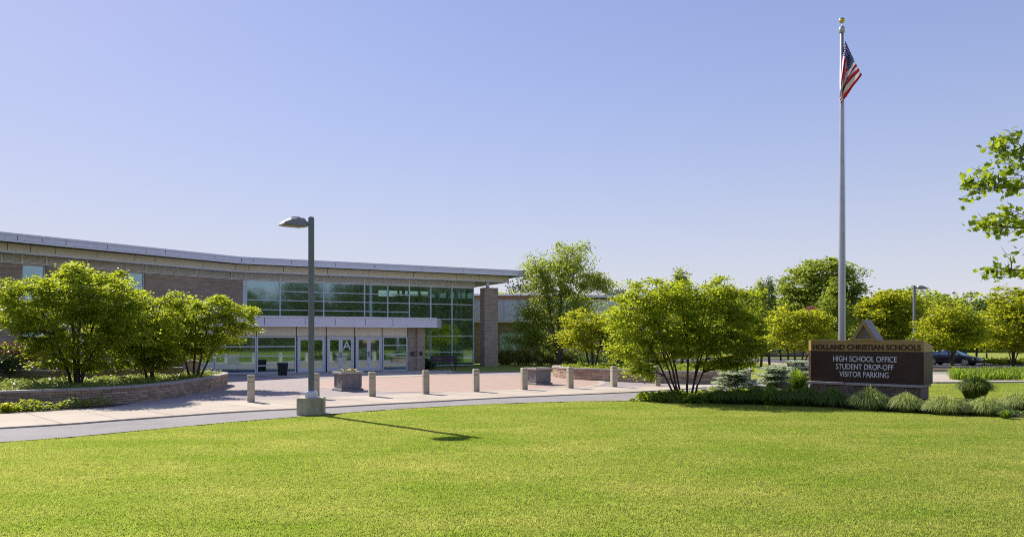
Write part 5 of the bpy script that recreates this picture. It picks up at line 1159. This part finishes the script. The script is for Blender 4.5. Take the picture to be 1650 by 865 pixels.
for k in range(60):
    q = SC[rr_.randint(len(SC))]; z0 = max(1.9, q[2]-rr_.uniform(.3, 1.0)); b.tube([(TX+.02, TY, min(z0, 5.4)), ((TX+q[0])/2, (TY+q[1])/2, (z0+q[2])/2+.1), tuple(q)], [.022, .014, .004], 4, False)
b.build('bough', MT['bark_pale'], t)

# ------------------------------------------------------------------ the parked car
def car(px, Y, rz, z, label):
    t = empty('parked_car', (P(px, Y), Y, z), label, 'car', rz=rz)
    def put(b, name, m, par=t, smooth=False, bev=0):
        me = bpy.data.meshes.new(name); me.from_pydata(b.v, [], b.f)
        if smooth: me.polygons.foreach_set('use_smooth', [True]*len(me.polygons))
        o = link(name, me, m, par)
        if bev: bevel(o, bev, 2)
        return o
    # lower body loft: x forward; sections (x, halfwidth, zlow, zshoulder)
    secs = [(-2.4, .60, .45, .70), (-2.36, .78, .32, .88), (-2.1, .86, .24, .98), (-1.3, .90, .20, 1.0), (0, .91, .19, .96), (1.1, .90, .20, .94), (1.7, .88, .22, .84), (2.15, .82, .25, .74), (2.35, .68, .33, .62), (2.42, .50, .42, .55)]
    b = MB()
    for x, w_, z0, z1 in secs: b.v += [(x, s*w_*k, z) for s, k, z in ((-1, .9, z0), (-1, 1, z0+(z1-z0)*.45), (-1, .97, z1-.06), (-1, .86, z1), (0, 0, z1+.035), (1, .86, z1), (1, .97, z1-.06), (1, 1, z0+(z1-z0)*.45), (1, .9, z0))]
    n = 9
    for i in range(len(secs)-1):
        for k in range(n): b.f.append((i*n+k, (i+1)*n+k, (i+1)*n+(k+1) % n, i*n+(k+1) % n))
    b.f += [tuple(range(n)), tuple(range(len(secs)*n-1, (len(secs)-1)*n-1, -1))]; put(b, 'body', MT['car_paint'], smooth=True)
    # cabin: roof and glass
    roof_ = [(-1.15, .60, 1.40), (-.2, .64, 1.46), (.35, .62, 1.42)]; b = MB(); n = 5
    for x, w_, z1 in roof_: b.v += [(x, -w_, z1-.05), (x, -w_*.8, z1), (x, 0, z1+.02), (x, w_*.8, z1), (x, w_, z1-.05)]
    for i in range(2):
        for k in range(4): b.f.append((i*n+k, (i+1)*n+k, (i+1)*n+k+1, i*n+k+1))
    rf = put(b, 'roof', MT['car_paint'], smooth=True); rf.modifiers.new('s', 'SOLIDIFY').thickness = .03
    put(MB().add([(1.15, -.72, .97), (1.15, .72, .97), (.35, .58, 1.39), (.35, -.58, 1.39)], [(0, 1, 2, 3)]), 'windscreen', MT['glass_car'])
    put(MB().add([(-1.9, -.70, 1.0), (-1.9, .70, 1.0), (-1.15, .56, 1.37), (-1.15, -.56, 1.37)], [(3, 2, 1, 0)]), 'rear_window', MT['glass_car'])
    for s in (-1, 1):
        for (a, c, a2, c2) in ((-1.75, -.98, -1.17, -.92), (-.94, -.05, -.88, -.05), (.0, 1.0, .0, .36)):
            put(MB().add([(a, s*.82, .99), (c, s*.82, .97), (c2, s*.63, 1.37), (a2, s*.61, 1.36)], [(0, 1, 2, 3)]), 'side_window', MT['glass_car'])
        for a, c in ((-.96, -.9), (-.02, -.02)):
            put(MB().tube([(a, s*.83, .97), (c, s*.635, 1.4)], .03, 5), 'pillar', MT['car_paint'])
        put(MB().tube([(1.12, s*.78, .95), (.36, s*.61, 1.41)], .028, 5), 'pillar', MT['car_paint']); put(MB().tube([(-1.88, s*.76, .99), (-1.15, s*.6, 1.37)], .04, 5), 'pillar', MT['car_paint'])
        put(MB().box((.85, s*.97, 1.02), (.12, .18, .12)), 'mirror', MT['car_paint'], bev=.02)
        put(MB().hexa([(1.95, s*.80, .56), (2.33, s*.62, .52), (2.37, s*.60, .60), (1.9, s*.80, .68)], [(1.97, s*.86, .57), (2.37, s*.68, .54), (2.36, s*.66, .63), (1.92, s*.87, .72)]), 'headlight', MT['head_light'])
        put(MB().box((-2.33, s*.62, .78), (.1, .28, .14)), 'tail_light', MT['leaf_red'])
        for x in (-1.38, 1.38):
            w2 = MB(); w2.tube([(x, s*.74, .33), (x, s*.93, .33)], .33, 24); o = put(w2, 'tyre', MT['tyre'], bev=.02)
            rm = MB().tube([(x, s*.90, .33), (x, s*.945, .33)], .07, 10)
            for k in range(7):
                a = k*2*math.pi/7; rm.tube([(x, s*.94, .33), (x+.22*math.cos(a), s*.94, .33+.22*math.sin(a))], [.03, .035], 5)
            for k in range(20):
                a, a2 = k*math.pi/10, (k+1)*math.pi/10; rm.tube([(x+.225*math.cos(a), s*.94, .33+.225*math.sin(a)), (x+.225*math.cos(a2), s*.94, .33+.225*math.sin(a2))], .018, 5, False)
            put(rm, 'rim', MT['rim'], o)
    put(MB().box((2.37, 0, .58), (.06, .7, .09)), 'grille', MT['dark_metal']); put(MB().box((2.36, 0, .36), (.08, 1.0, .1)), 'bumper_intake', MT['dark'])
    put(MB().box((0, 0, 0.9), (2.2, 1.3, .12)), 'cabin_interior', MT['dark'])
    return t
car(1535, 70, -R(50), -.43, 'dark blue-black sedan parked behind the rounded tree right of the sign')
# far house behind the trees
hx, hy = P(1238, 108), 108; t = empty('house', (hx, hy, -.4), 'distant grey-brown house glimpsed under the trees left of the sign', 'house')
MB().box((hx, hy, 1.1), (9, 6, 3)).build('wall', MT['house_wall'], t)
MB().hexa([(hx-5, hy-3.5, 2.6), (hx+5, hy-3.5, 2.6), (hx+5, hy+3.5, 2.6), (hx-5, hy+3.5, 2.6)], [(hx-4.6, hy-.1, 4.6), (hx+4.6, hy-.1, 4.6), (hx+4.6, hy+.1, 4.6), (hx-4.6, hy+.1, 4.6)]).build('roof', MT['house_roof'], t)
f = MB().box((hx+1.2, hy-3.03, .9), (1.1, .06, 1.3)).build('window', MT['sign_letter'], t); MB().box((hx+1.2, hy-3.07, .9), (.9, .03, 1.1)).build('pane', MT['glass'], f)
MB().box((hx-2, hy-3.03, .6), (2.4, .06, 1.9)).build('garage_door', MT['house_roof'], t)
